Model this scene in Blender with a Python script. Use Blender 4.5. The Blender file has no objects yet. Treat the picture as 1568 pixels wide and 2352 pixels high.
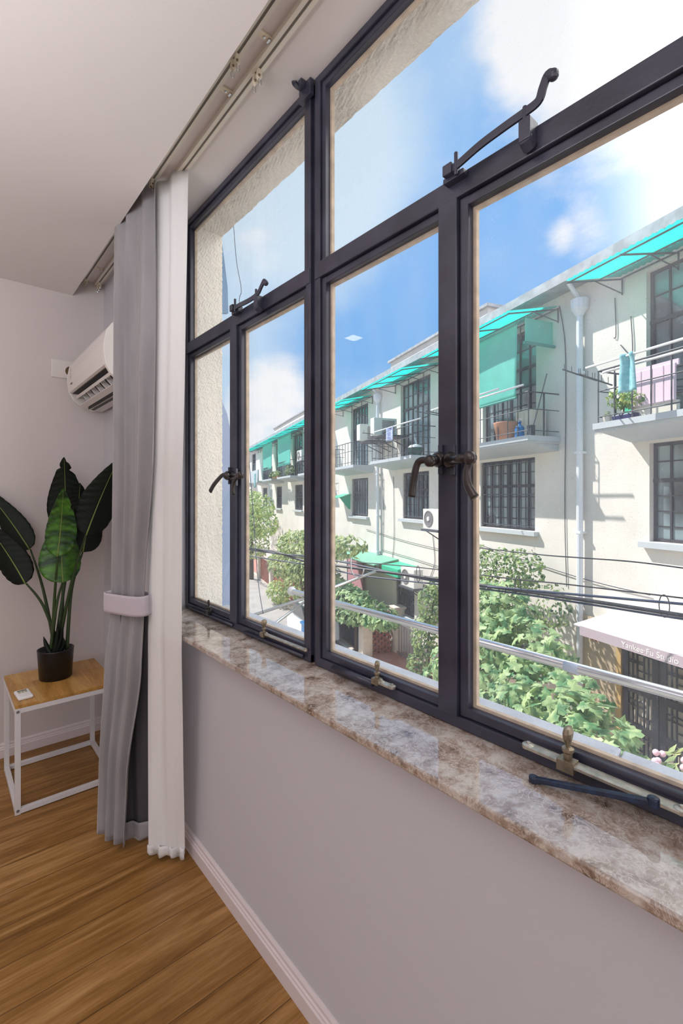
import bpy, math, random
from mathutils import Vector, Matrix
random.seed(11)
scene = bpy.context.scene
COL = scene.collection

# ------------------------------------------------------------------ camera, sky, sun, exposure
EYE = 1.426
cam_d = bpy.data.cameras.new('camera')
cam = bpy.data.objects.new('camera', cam_d); COL.objects.link(cam)
cam.location = (0, 0, EYE)
cam.rotation_euler = (math.pi / 2, 0, -math.radians(40.43))
cam_d.sensor_width = 36; cam_d.sensor_fit = 'AUTO'
cam_d.lens = 36 * 1087 / 2352
cam_d.shift_y = -(1176 - 1143.5) / 2352
cam_d.clip_start = 0.02; cam_d.clip_end = 400
scene.camera = cam
vs = scene.view_settings
vs.view_transform = 'Standard'; vs.look = 'None'; vs.gamma = 1.0; vs.use_curve_mapping = False
vs.exposure = 0.0
SUN_E, SKY_E = 6.4, 1.0
ROOM_E, FILL_E, UP_E = 6.0, 11.0, 54.0

# street frame: u runs along the opposite facade (away), off is the distance in front of it
BE = math.radians(19.17)
U = Vector((math.sin(BE), math.cos(BE), 0)); N = Vector((-math.cos(BE), math.sin(BE), 0))
PD = 7.0
ANG = math.atan2(U.y, U.x)
def FW(u, off, z):
    p = U * u - N * (PD - off)
    return Vector((p.x, p.y, z))

sun_d = bpy.data.lights.new('sun', 'SUN'); sun_d.energy = SUN_E; sun_d.angle = math.radians(0.6)
sun_d.color = (1.0, 0.965, 0.91)
sun = bpy.data.objects.new('sun', sun_d); COL.objects.link(sun)
sdir = (U * -1.2 - N * 1.0 + Vector((0, 0, -1.85))).normalized()
sun.rotation_euler = sdir.to_track_quat('-Z', 'Y').to_euler()
sun.location = (-6, 2, 12)

def sky_dir(px, py):
    th = math.radians(40.43); r = (px - 784) / 1087; S, Cc = math.sin(th), math.cos(th)
    return Vector((r * Cc + S, -r * S + Cc, (1143.5 - py) / 1087)).normalized()

def build_world():
    w = bpy.data.worlds.new('sky'); scene.world = w; w.use_nodes = True
    nt = w.node_tree; nt.nodes.clear(); L = nt.links
    nd = lambda t: nt.nodes.new(t)
    out = nd('ShaderNodeOutputWorld'); bg = nd('ShaderNodeBackground'); L.new(bg.outputs[0], out.inputs[0])
    bg.inputs[1].default_value = SKY_E
    tc = nd('ShaderNodeTexCoord'); gen = tc.outputs['Generated']
    sep = nd('ShaderNodeSeparateXYZ'); L.new(gen, sep.inputs[0])
    ramp = nd('ShaderNodeValToRGB'); L.new(sep.outputs[2], ramp.inputs[0])
    cr = ramp.color_ramp
    cr.elements[0].position = 0.0; cr.elements[0].color = (0.62, 0.74, 0.88, 1)
    cr.elements[1].position = 0.75; cr.elements[1].color = (0.24, 0.50, 0.90, 1)
    for p, c in ((0.12, (0.38, 0.64, 0.94)), (0.28, (0.19, 0.47, 0.90)), (0.5, (0.19, 0.48, 0.94))):
        e = cr.elements.new(p); e.color = (*c, 1)
    mp = nd('ShaderNodeMapping'); L.new(gen, mp.inputs[0]); mp.inputs['Scale'].default_value = (1, 1, 1.9)
    n1 = nd('ShaderNodeTexNoise'); L.new(mp.outputs[0], n1.inputs['Vector'])
    n1.inputs['Scale'].default_value = 3.1; n1.inputs['Detail'].default_value = 7; n1.inputs['Roughness'].default_value = 0.58
    def math_(op, a, b):
        m = nd('ShaderNodeMath'); m.operation = op
        for i, x in enumerate((a, b)):
            if isinstance(x, (int, float)): m.inputs[i].default_value = x
            else: L.new(x, m.inputs[i])
        return m.outputs[0]
    def banks(acc, items):
        for px, py, half, amt in items:
            d = Vector((px, py, .35)).normalized() if half > 80 else sky_dir(px, py)
            dp = nd('ShaderNodeVectorMath'); dp.operation = 'DOT_PRODUCT'; L.new(gen, dp.inputs[0]); dp.inputs[1].default_value = d
            mr = nd('ShaderNodeMapRange'); mr.interpolation_type = 'SMOOTHSTEP'
            L.new(dp.outputs['Value'], mr.inputs[0])
            mr.inputs[1].default_value = math.cos(math.radians(half)); mr.inputs[2].default_value = 1.0
            mr.inputs[3].default_value = 0; mr.inputs[4].default_value = amt
            acc = math_('ADD', acc, mr.outputs[0])
        return acc
    def layer(base, acc, lo, hi, col):
        sm = nd('ShaderNodeMapRange'); sm.interpolation_type = 'SMOOTHSTEP'; L.new(acc, sm.inputs[0])
        sm.inputs[1].default_value = lo; sm.inputs[2].default_value = hi
        mix = nd('ShaderNodeMix'); mix.data_type = 'RGBA'
        L.new(sm.outputs[0], mix.inputs[0]); L.new(base, mix.inputs[6]); mix.inputs[7].default_value = (*col, 1)
        return mix.outputs[2]
    n2 = nd('ShaderNodeTexNoise'); L.new(mp.outputs[0], n2.inputs['Vector']); n2.inputs['Scale'].default_value = 2.0; n2.inputs['Detail'].default_value = 4
    # thin high haze, then the cloud banks, each at its own bearing
    hz = banks(n2.outputs['Fac'], ((560, 400, 20, .50), (900, 20, 24, .34), (560, 860, 10, .26), (1120, 700, 8, .16), (-1500, 600, 45, .4)))
    col = layer(ramp.outputs[0], hz, .50, 1.05, (.66, .83, .98))
    cl_ = banks(n1.outputs['Fac'], ((1480, -40, 15, .30), (1180, -80, 9, .20), (620, 945, 7.5, .34), (1335, 530, 3.6, .20), (1130, 690, 3.5, .12), (1265, 550, 2.5, .12), (-1500, 600, 40, .2), (850, 640, 13, -.12)))
    col = layer(col, cl_, .55, .84, (.98, .99, 1.01))
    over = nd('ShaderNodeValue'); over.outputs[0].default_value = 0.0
    big = banks(over.outputs[0], ((.75, -.68, 81, 1.0),))  # added bright sky patch out of view, lifts the light on the window reveal
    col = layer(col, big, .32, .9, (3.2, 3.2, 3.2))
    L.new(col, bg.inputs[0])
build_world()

def area(name, loc, direction, sx, sy, power, color=(1, 1, 1)):
    d = bpy.data.lights.new(name, 'AREA'); d.shape = 'RECTANGLE'; d.size = sx; d.size_y = sy; d.energy = power; d.color = color
    o = bpy.data.objects.new(name, d); COL.objects.link(o); o.location = loc
    o.rotation_euler = Vector(direction).to_track_quat('-Z', 'Y').to_euler()
    return o
# unseen fill lamps added behind the camera and at the left wall
area('rear_fill', (-1.5, -2.5, 1.5), (0.0, 1, 0.05), 2.6, 1.9, FILL_E * 3.0, (0.97, 0.97, 1.0))
area('ceiling_fill', (-1.3, 0.7, 1.75), (0.05, 0.1, 1), 1.6, 1.6, UP_E, (0.97, 0.97, 1.0))  # added uplight that brightens the ceiling, no lamp is modelled there
area('left_fill', (-3.4, 0.6, 1.5), (1, 0.1, 0.03), 2.2, 1.8, FILL_E * .7, (0.98, 0.97, 1.0))

# ------------------------------------------------------------------ materials
def lin(r, g, b):
    f = lambda c: (c / 255 / 12.92) if c / 255 <= 0.04045 else ((c / 255 + 0.055) / 1.055) ** 2.4
    return (f(r), f(g), f(b), 1)
MAT = {}
def mat(name, col, rough=0.5, metal=0.0, var=0.0, scale=6.0, bump=0.0, bscale=40.0, col2=None, spec=0.5, stretch=None, sheen=0.0,
        transl=0.0, detail=4.0, coat=0.0, lo=0.35, hi=0.65, emit=None):
    if name in MAT: return MAT[name]
    m = bpy.data.materials.new(name); m.use_nodes = True; MAT[name] = m
    nt = m.node_tree; L = nt.links; b = nt.nodes['Principled BSDF']
    c = lin(*col) if max(col) > 1.001 or len(col) == 3 and max(col) > 1 else (*col, 1)
    b.inputs['Base Color'].default_value = c; b.inputs['Roughness'].default_value = rough; b.inputs['Metallic'].default_value = metal
    b.inputs['Specular IOR Level'].default_value = spec
    if sheen: b.inputs['Sheen Weight'].default_value = sheen; b.inputs['Sheen Roughness'].default_value = 0.4
    if coat: b.inputs['Coat Weight'].default_value = coat; b.inputs['Coat Roughness'].default_value = 0.05
    if emit: b.inputs['Emission Color'].default_value = c; b.inputs['Emission Strength'].default_value = emit
    tc = nt.nodes.new('ShaderNodeTexCoord'); vec = tc.outputs['Object']
    if stretch:
        mp = nt.nodes.new('ShaderNodeMapping'); mp.inputs['Scale'].default_value = stretch; L.new(vec, mp.inputs[0]); vec = mp.outputs[0]
    if var or col2:
        n = nt.nodes.new('ShaderNodeTexNoise'); n.inputs['Scale'].default_value = scale; n.inputs['Detail'].default_value = detail
        L.new(vec, n.inputs['Vector'])
        r = nt.nodes.new('ShaderNodeValToRGB'); L.new(n.outputs['Fac'], r.inputs[0])
        c2 = lin(*col2) if col2 else tuple(min(1, x * (1 - var)) for x in c[:3]) + (1,)
        c1 = c if col2 else tuple(min(1, x * (1 + var * .5)) for x in c[:3]) + (1,)
        r.color_ramp.elements[0].position = lo; r.color_ramp.elements[0].color = c2
        r.color_ramp.elements[1].position = hi; r.color_ramp.elements[1].color = c1
        L.new(r.outputs[0], b.inputs['Base Color'])
    if bump:
        n2 = nt.nodes.new('ShaderNodeTexNoise'); n2.inputs['Scale'].default_value = bscale; n2.inputs['Detail'].default_value = 4
        L.new(vec, n2.inputs['Vector'])
        bp = nt.nodes.new('ShaderNodeBump'); bp.inputs['Strength'].default_value = bump; bp.inputs['Distance'].default_value = 0.01
        L.new(n2.outputs['Fac'], bp.inputs['Height']); L.new(bp.outputs[0], b.inputs['Normal'])
    if transl:
        t = nt.nodes.new('ShaderNodeBsdfTranslucent'); mx = nt.nodes.new('ShaderNodeMixShader'); out = nt.nodes['Material Output']
        mx.inputs[0].default_value = transl
        src = b.inputs['Base Color'].links[0].from_socket if b.inputs['Base Color'].links else None
        if src: L.new(src, t.inputs[0])
        else: t.inputs[0].default_value = c
        L.new(b.outputs[0], mx.inputs[1]); L.new(t.outputs[0], mx.inputs[2]); L.new(mx.outputs[0], out.inputs[0])
    return m

def glass_mat(name, dirt=0.05, tint=(1, 1, 1), smear=0.10):
    m = bpy.data.materials.new(name); m.use_nodes = True; nt = m.node_tree; L = nt.links; nt.nodes.clear()
    nd = lambda t: nt.nodes.new(t)
    out = nd('ShaderNodeOutputMaterial'); tr = nd('ShaderNodeBsdfTransparent'); gl = nd('ShaderNodeBsdfGlossy'); df = nd('ShaderNodeBsdfTranslucent'); d2 = nd('ShaderNodeBsdfDiffuse')
    tr.inputs[0].default_value = (*tint, 1); gl.inputs['Roughness'].default_value = 0.0
    df.inputs[0].default_value = (.8, .88, 1, 1); d2.inputs[0].default_value = (.75, .8, .9, 1)
    lw = nd('ShaderNodeLayerWeight'); lw.inputs[0].default_value = 0.5
    pw = nd('ShaderNodeMath'); pw.operation = 'POWER'; L.new(lw.outputs['Facing'], pw.inputs[0]); pw.inputs[1].default_value = 4.0
    mu = nd('ShaderNodeMath'); mu.operation = 'MULTIPLY_ADD'; L.new(pw.outputs[0], mu.inputs[0]); mu.inputs[1].default_value = 0.5; mu.inputs[2].default_value = 0.022
    m1 = nd('ShaderNodeMixShader'); L.new(mu.outputs[0], m1.inputs[0]); L.new(tr.outputs[0], m1.inputs[1]); L.new(gl.outputs[0], m1.inputs[2])
    tc = nd('ShaderNodeTexCoord'); mp = nd('ShaderNodeMapping'); L.new(tc.outputs['Object'], mp.inputs[0]); mp.inputs['Scale'].default_value = (1, 3.0, .8); mp.inputs['Rotation'].default_value = (.5, 0, 0)
    n = nd('ShaderNodeTexNoise'); L.new(mp.outputs[0], n.inputs[0]); n.inputs['Scale'].default_value = 2.3; n.inputs['Detail'].default_value = 7; n.inputs['Roughness'].default_value = .62
    n2 = nd('ShaderNodeTexNoise'); L.new(tc.outputs['Object'], n2.inputs[0]); n2.inputs['Scale'].default_value = 420; n2.inputs['Detail'].default_value = 1
    r = nd('ShaderNodeMapRange'); L.new(n.outputs['Fac'], r.inputs[0]); r.inputs[1].default_value = .45; r.inputs[2].default_value = .75; r.inputs[3].default_value = dirt; r.inputs[4].default_value = dirt + smear
    r2 = nd('ShaderNodeMapRange'); L.new(n2.outputs['Fac'], r2.inputs[0]); r2.inputs[1].default_value = .70; r2.inputs[2].default_value = .78; r2.inputs[3].default_value = 0; r2.inputs[4].default_value = .25
    ad = nd('ShaderNodeMath'); ad.operation = 'ADD'; L.new(r.outputs[0], ad.inputs[0]); L.new(r2.outputs[0], ad.inputs[1])
    dm = nd('ShaderNodeMixShader'); dm.inputs[0].default_value = .4; L.new(df.outputs[0], dm.inputs[1]); L.new(d2.outputs[0], dm.inputs[2])
    m2 = nd('ShaderNodeMixShader'); L.new(ad.outputs[0], m2.inputs[0]); L.new(m1.outputs[0], m2.inputs[1]); L.new(dm.outputs[0], m2.inputs[2])
    L.new(m2.outputs[0], out.inputs[0])
    return m

def wood_mat(name, dark, mid, light, plank=(1.25, 0.16), grain=(0.7, 9.0, 9.0), rough=0.38, rot=0.0, gap=True, off=(0, 0, 0), gapcol=.55):
    m = bpy.data.materials.new(name); m.use_nodes = True; nt = m.node_tree; L = nt.links; b = nt.nodes['Principled BSDF']
    nd = lambda t: nt.nodes.new(t)
    tc = nd('ShaderNodeTexCoord'); mp = nd('ShaderNodeMapping'); L.new(tc.outputs['Object'], mp.inputs[0]); mp.inputs['Rotation'].default_value = (0, 0, rot); mp.inputs['Location'].default_value = off
    br = nd('ShaderNodeTexBrick'); L.new(mp.outputs[0], br.inputs['Vector'])
    br.inputs['Scale'].default_value = 1.0; br.inputs['Brick Width'].default_value = plank[0]; br.inputs['Row Height'].default_value = plank[1]
    br.inputs['Mortar Size'].default_value = 0.0012 if gap else 0.0; br.inputs['Mortar Smooth'].default_value = 0.1; br.inputs['Bias'].default_value = 0
    br.offset = 0.37; br.offset_frequency = 2
    br.inputs['Color1'].default_value = (0, 0, 0, 1); br.inputs['Color2'].default_value = (1, 1, 1, 1); br.inputs['Mortar'].default_value = (0.5, 0.5, 0.5, 1)
    # every plank its own stretch of grain
    vm = nd('ShaderNodeVectorMath'); vm.operation = 'MULTIPLY_ADD'; L.new(br.outputs['Color'], vm.inputs[0]); vm.inputs[1].default_value = (7.3, 3.1, 5.7); L.new(mp.outputs[0], vm.inputs[2])
    m2 = nd('ShaderNodeMapping'); L.new(vm.outputs[0], m2.inputs[0]); m2.inputs['Scale'].default_value = grain
    n1 = nd('ShaderNodeTexNoise'); L.new(m2.outputs[0], n1.inputs[0]); n1.inputs['Scale'].default_value = 2.0; n1.inputs['Detail'].default_value = 6; n1.inputs['Roughness'].default_value = .6; n1.inputs['Distortion'].default_value = 1.2
    n3 = nd('ShaderNodeTexNoise'); L.new(m2.outputs[0], n3.inputs[0]); n3.inputs['Scale'].default_value = 14; n3.inputs['Detail'].default_value = 4; n3.inputs['Roughness'].default_value = .7
    mx = nd('ShaderNodeMath'); mx.operation = 'MULTIPLY_ADD'; L.new(n3.outputs['Fac'], mx.inputs[0]); mx.inputs[1].default_value = .35
    mm = nd('ShaderNodeMath'); mm.operation = 'MULTIPLY'; L.new(n1.outputs['Fac'], mm.inputs[0]); mm.inputs[1].default_value = .8; L.new(mm.outputs[0], mx.inputs[2])
    bw = nd('ShaderNodeMath'); bw.operation = 'MULTIPLY_ADD'; L.new(br.outputs['Color'], bw.inputs[0]); bw.inputs[1].default_value = .13; L.new(mx.outputs[0], bw.inputs[2])
    r = nd('ShaderNodeValToRGB'); L.new(bw.outputs[0], r.inputs[0]); e = r.color_ramp.elements
    e[0].position = .38; e[0].color = lin(*dark); e[1].position = .82; e[1].color = lin(*light)
    q = e.new(.60); q.color = lin(*mid)
    mg = nd('ShaderNodeMix'); mg.data_type = 'RGBA'; L.new(br.outputs['Fac'], mg.inputs[0]); L.new(r.outputs[0], mg.inputs[6]); mg.inputs[7].default_value = lin(*[min(255, c * gapcol) for c in dark])
    L.new(mg.outputs[2], b.inputs['Base Color']); b.inputs['Roughness'].default_value = rough; b.inputs['Specular IOR Level'].default_value = .35
    bp = nd('ShaderNodeBump'); bp.inputs['Strength'].default_value = .12; bp.inputs['Distance'].default_value = .003; L.new(n3.outputs['Fac'], bp.inputs['Height']); L.new(bp.outputs[0], b.inputs['Normal'])
    return m

def marble_mat():
    m = bpy.data.materials.new('brown_marble'); m.use_nodes = True; nt = m.node_tree; L = nt.links; b = nt.nodes['Principled BSDF']
    nd = lambda t: nt.nodes.new(t)
    tc = nd('ShaderNodeTexCoord'); v = tc.outputs['Object']
    wn = nd('ShaderNodeTexNoise'); L.new(v, wn.inputs[0]); wn.inputs['Scale'].default_value = 7; wn.inputs['Detail'].default_value = 5
    vm = nd('ShaderNodeVectorMath'); vm.operation = 'MULTIPLY_ADD'; L.new(wn.outputs['Color'], vm.inputs[0]); vm.inputs[1].default_value = (.05, .05, .05); L.new(v, vm.inputs[2])
    n1 = nd('ShaderNodeTexNoise'); L.new(vm.outputs[0], n1.inputs[0]); n1.inputs['Scale'].default_value = 17; n1.inputs['Detail'].default_value = 9; n1.inputs['Roughness'].default_value = .72
    r = nd('ShaderNodeValToRGB'); L.new(n1.outputs['Fac'], r.inputs[0]); e = r.color_ramp.elements
    e[0].position = .34; e[0].color = lin(98, 78, 64); e[1].position = .62; e[1].color = lin(202, 194, 188)
    q = e.new(.47); q.color = lin(164, 146, 133)
    nv = nd('ShaderNodeTexNoise'); L.new(vm.outputs[0], nv.inputs[0]); nv.inputs['Scale'].default_value = 30; nv.inputs['Detail'].default_value = 6; nv.inputs['Roughness'].default_value = .65; nv.inputs['Distortion'].default_value = 1.5
    sb = nd('ShaderNodeMath'); sb.operation = 'SUBTRACT'; L.new(nv.outputs['Fac'], sb.inputs[0]); sb.inputs[1].default_value = .5
    ab = nd('ShaderNodeMath'); ab.operation = 'ABSOLUTE'; L.new(sb.outputs[0], ab.inputs[0])
    mr = nd('ShaderNodeMapRange'); L.new(ab.outputs[0], mr.inputs[0]); mr.inputs[1].default_value = 0.0; mr.inputs[2].default_value = .035; mr.inputs[3].default_value = .6; mr.inputs[4].default_value = 0
    mg = nd('ShaderNodeMix'); mg.data_type = 'RGBA'; L.new(mr.outputs[0], mg.inputs[0]); L.new(r.outputs[0], mg.inputs[6]); mg.inputs[7].default_value = lin(224, 214, 206)
    L.new(mg.outputs[2], b.inputs['Base Color']); b.inputs['Roughness'].default_value = .06; b.inputs['Specular IOR Level'].default_value = 1.0
    return m

def brick_mat():
    m = bpy.data.materials.new('red_paver'); m.use_nodes = True; nt = m.node_tree; L = nt.links; b = nt.nodes['Principled BSDF']
    tc = nt.nodes.new('ShaderNodeTexCoord'); br = nt.nodes.new('ShaderNodeTexBrick'); L.new(tc.outputs['Object'], br.inputs['Vector'])
    br.inputs['Scale'].default_value = 4; br.inputs['Color1'].default_value = lin(178, 112, 100); br.inputs['Color2'].default_value = lin(190, 130, 116); br.inputs['Mortar'].default_value = lin(170, 140, 128)
    br.inputs['Mortar Size'].default_value = .012
    L.new(br.outputs[0], b.inputs['Base Color']); b.inputs['Roughness'].default_value = .8
    return m

M_wall = mat('painted_wall', (203, 201, 207), .75, bump=.04, bscale=160)
M_ceil = mat('ceiling_paint', (226, 220, 219), .8, bump=.03, bscale=200)
M_trimw = mat('white_trim', (224, 214, 216), .35)
M_floor = wood_mat('oak_laminate', (104, 70, 28), (146, 104, 52), (184, 142, 90), gapcol=.72)
M_marble = marble_mat()
M_stucco = mat('rough_render', (240, 233, 219), .9, var=.10, scale=3, bump=1.0, bscale=75)
M_concrete = mat('grey_concrete', (204, 207, 214), .85, var=.12, scale=14, bump=.25, bscale=90)
M_frame = mat('black_steel', (58, 58, 74), .30, var=.35, scale=9, bump=.05, bscale=120, spec=.6)
M_putty = mat('old_putty', (196, 176, 152), .8, var=.2, scale=30)
M_bronze = mat('dark_bronze', (74, 69, 68), .28, metal=.6, var=.3, scale=40)
M_brass = mat('tarnished_brass', (148, 134, 114), .4, metal=.7, var=.3, scale=60)
M_worn = mat('worn_steel', (186, 178, 164), .35, metal=.7, var=.3, scale=50)
M_glass = glass_mat('dusty_glass', .03, smear=.07)
M_velvet = mat('grey_velvet', (152, 149, 152), .85, var=.16, scale=9, sheen=.5, stretch=(1, 1, .25), bump=.1, bscale=300)
M_lining = mat('dark_lining', (74, 72, 76), .9)
M_tie = mat('lilac_band', (200, 192, 202), .85, sheen=.3, bump=.1, bscale=200)
M_sheer = mat('white_voile', (248, 247, 247), .8, transl=.25, bump=.06, bscale=350, stretch=(4, 4, .3))
M_rail = mat('cream_rail', (226, 220, 208), .4)
M_railslot = mat('rail_slot_grey', (120, 114, 106), .6)
M_nylon = mat('cream_nylon', (232, 222, 200), .4)
M_steelw = mat('bright_steel', (200, 200, 200), .25, metal=1)
M_ac = mat('white_plastic', (226, 220, 216), .32)
M_dark = mat('black_plastic', (22, 22, 24), .5)
M_greyp = mat('grey_plastic', (120, 116, 118), .5)
M_tablewood = wood_mat('table_oak', (140, 96, 40), (182, 136, 72), (208, 166, 104), plank=(.9, .145), grain=(1.0, 8, 8), rot=math.pi / 2, off=(.05, .03, 0), gapcol=1.45)
M_whitemetal = mat('white_powder_coat', (222, 220, 222), .4)
M_pot = mat('black_pot', (14, 14, 17), .35)
M_soil = mat('dark_soil', (30, 24, 20), .95)
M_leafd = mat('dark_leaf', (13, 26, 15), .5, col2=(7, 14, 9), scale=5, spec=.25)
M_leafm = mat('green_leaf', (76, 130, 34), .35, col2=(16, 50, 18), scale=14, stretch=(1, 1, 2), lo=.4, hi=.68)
M_rib = mat('leaf_rib', (120, 140, 66), .5)
M_stem = mat('plant_stem', (46, 66, 26), .5, var=.3)
M_facade = mat('cream_render', (228, 222, 214), .9, var=.07, scale=1.2, bump=.35, bscale=40)
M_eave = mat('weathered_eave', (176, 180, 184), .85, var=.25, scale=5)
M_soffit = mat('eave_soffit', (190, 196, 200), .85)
M_iron = mat('dark_iron', (70, 74, 82), .55)
M_winframe = mat('dark_window_frame', (58, 58, 66), .5)
M_winglass = mat('window_glass_dark', (128, 146, 152), .04, col2=(40, 54, 62), scale=.9, spec=1.0, detail=1, lo=.42, hi=.55)
M_pipe = mat('white_pvc', (226, 230, 236), .4)
def trans_mat(name, col, t=.6): return mat(name, col, .4, transl=t)
M_cyan = trans_mat('cyan_fibreglass', (6, 232, 222), .8)
M_cyanblind = mat('green_blind', (118, 222, 206), .7, transl=.4, var=.06, scale=3)
M_greenawn = mat('green_tarp', (150, 210, 186), .6, transl=.3)
M_greenbox = mat('green_sheet', (60, 190, 150), .5)
M_shade = mat('pale_canvas', (232, 224, 232), .8)
M_valance = mat('lilac_canvas', (192, 174, 184), .8)
M_letter = mat('white_letter', (246, 240, 238), .7)
M_alu = mat('aluminium', (214, 216, 222), .22, metal=1)
M_wire = mat('black_cable', (26, 30, 40), .5)
M_wireb = mat('blue_black_cable', (34, 52, 82), .45)
M_road = mat('pale_asphalt', (176, 170, 166), .9, var=.1, scale=1.5)
M_kerb = mat('pale_kerb', (208, 196, 186), .9)
M_paver = brick_mat()
M_pillar = mat('cream_pillar', (232, 218, 204), .85, var=.08)
M_brick = mat('red_brick', (168, 100, 82), .85, var=.25, scale=12)
M_fence_shade = mat('fence_shade_tone', (40, 54, 72), .7)  # shade under the fig bush put into the fence colour
M_pink = mat('pale_pink_panel', (230, 206, 220), .6)
M_towel = mat('teal_cloth', (110, 176, 184), .85, col2=(160, 208, 212), scale=14)
M_orange = mat('terracotta', (190, 140, 112), .8)
M_blue = mat('blue_plastic', (30, 110, 170), .35)
M_beige = mat('beige_shop_wall', (196, 178, 152), .8, var=.12, scale=2)
M_white = mat('white_paint', (236, 236, 238), .35)
M_red = mat('red_logo', (200, 40, 44), .5)
M_lattice = mat('black_lattice', (34, 36, 44), .5)
M_paper = mat('backing_paper', (206, 196, 180), .8)
M_navy = mat('navy_pot', (38, 40, 92), .35)
M_trunk = mat('bark', (92, 78, 64), .9, var=.3, scale=10)
M_carpaint = mat('white_car_paint', (232, 236, 240), .25, coat=.5)
M_carglass = mat('car_glass', (36, 44, 54), .08)
M_tyre = mat('tyre_rubber', (26, 26, 28), .8)
M_cream = mat('cream_plastic', (216, 210, 196), .5)
M_acout = mat('outdoor_unit_white', (226, 224, 218), .5)
M_flower = mat('pink_flower', (240, 200, 214), .7)
M_bluewall = mat('blue_building', (90, 140, 200), .7)
M_shirt = mat('blue_white_cloth', (208, 216, 232), .8, col2=(120, 140, 200), scale=22)
def leaf_mat(name, a, b2): return mat(name, a, .5, col2=b2, scale=7, transl=.35, spec=.4, detail=1)
M_fig = leaf_mat('fig_leaf', (196, 216, 158), (92, 142, 96))
M_loq = leaf_mat('loquat_leaf', (206, 212, 148), (96, 130, 78))
M_fea = leaf_mat('feathery_leaf', (206, 216, 124), (110, 150, 84))
M_sml = leaf_mat('small_leaf', (168, 190, 118), (66, 104, 66))
M_flare = mat('flashing_strip', (96, 138, 176), .5, var=.2)
M_fibre = mat('pale_fibreglass', (176, 194, 222), .4, transl=.4)

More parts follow.
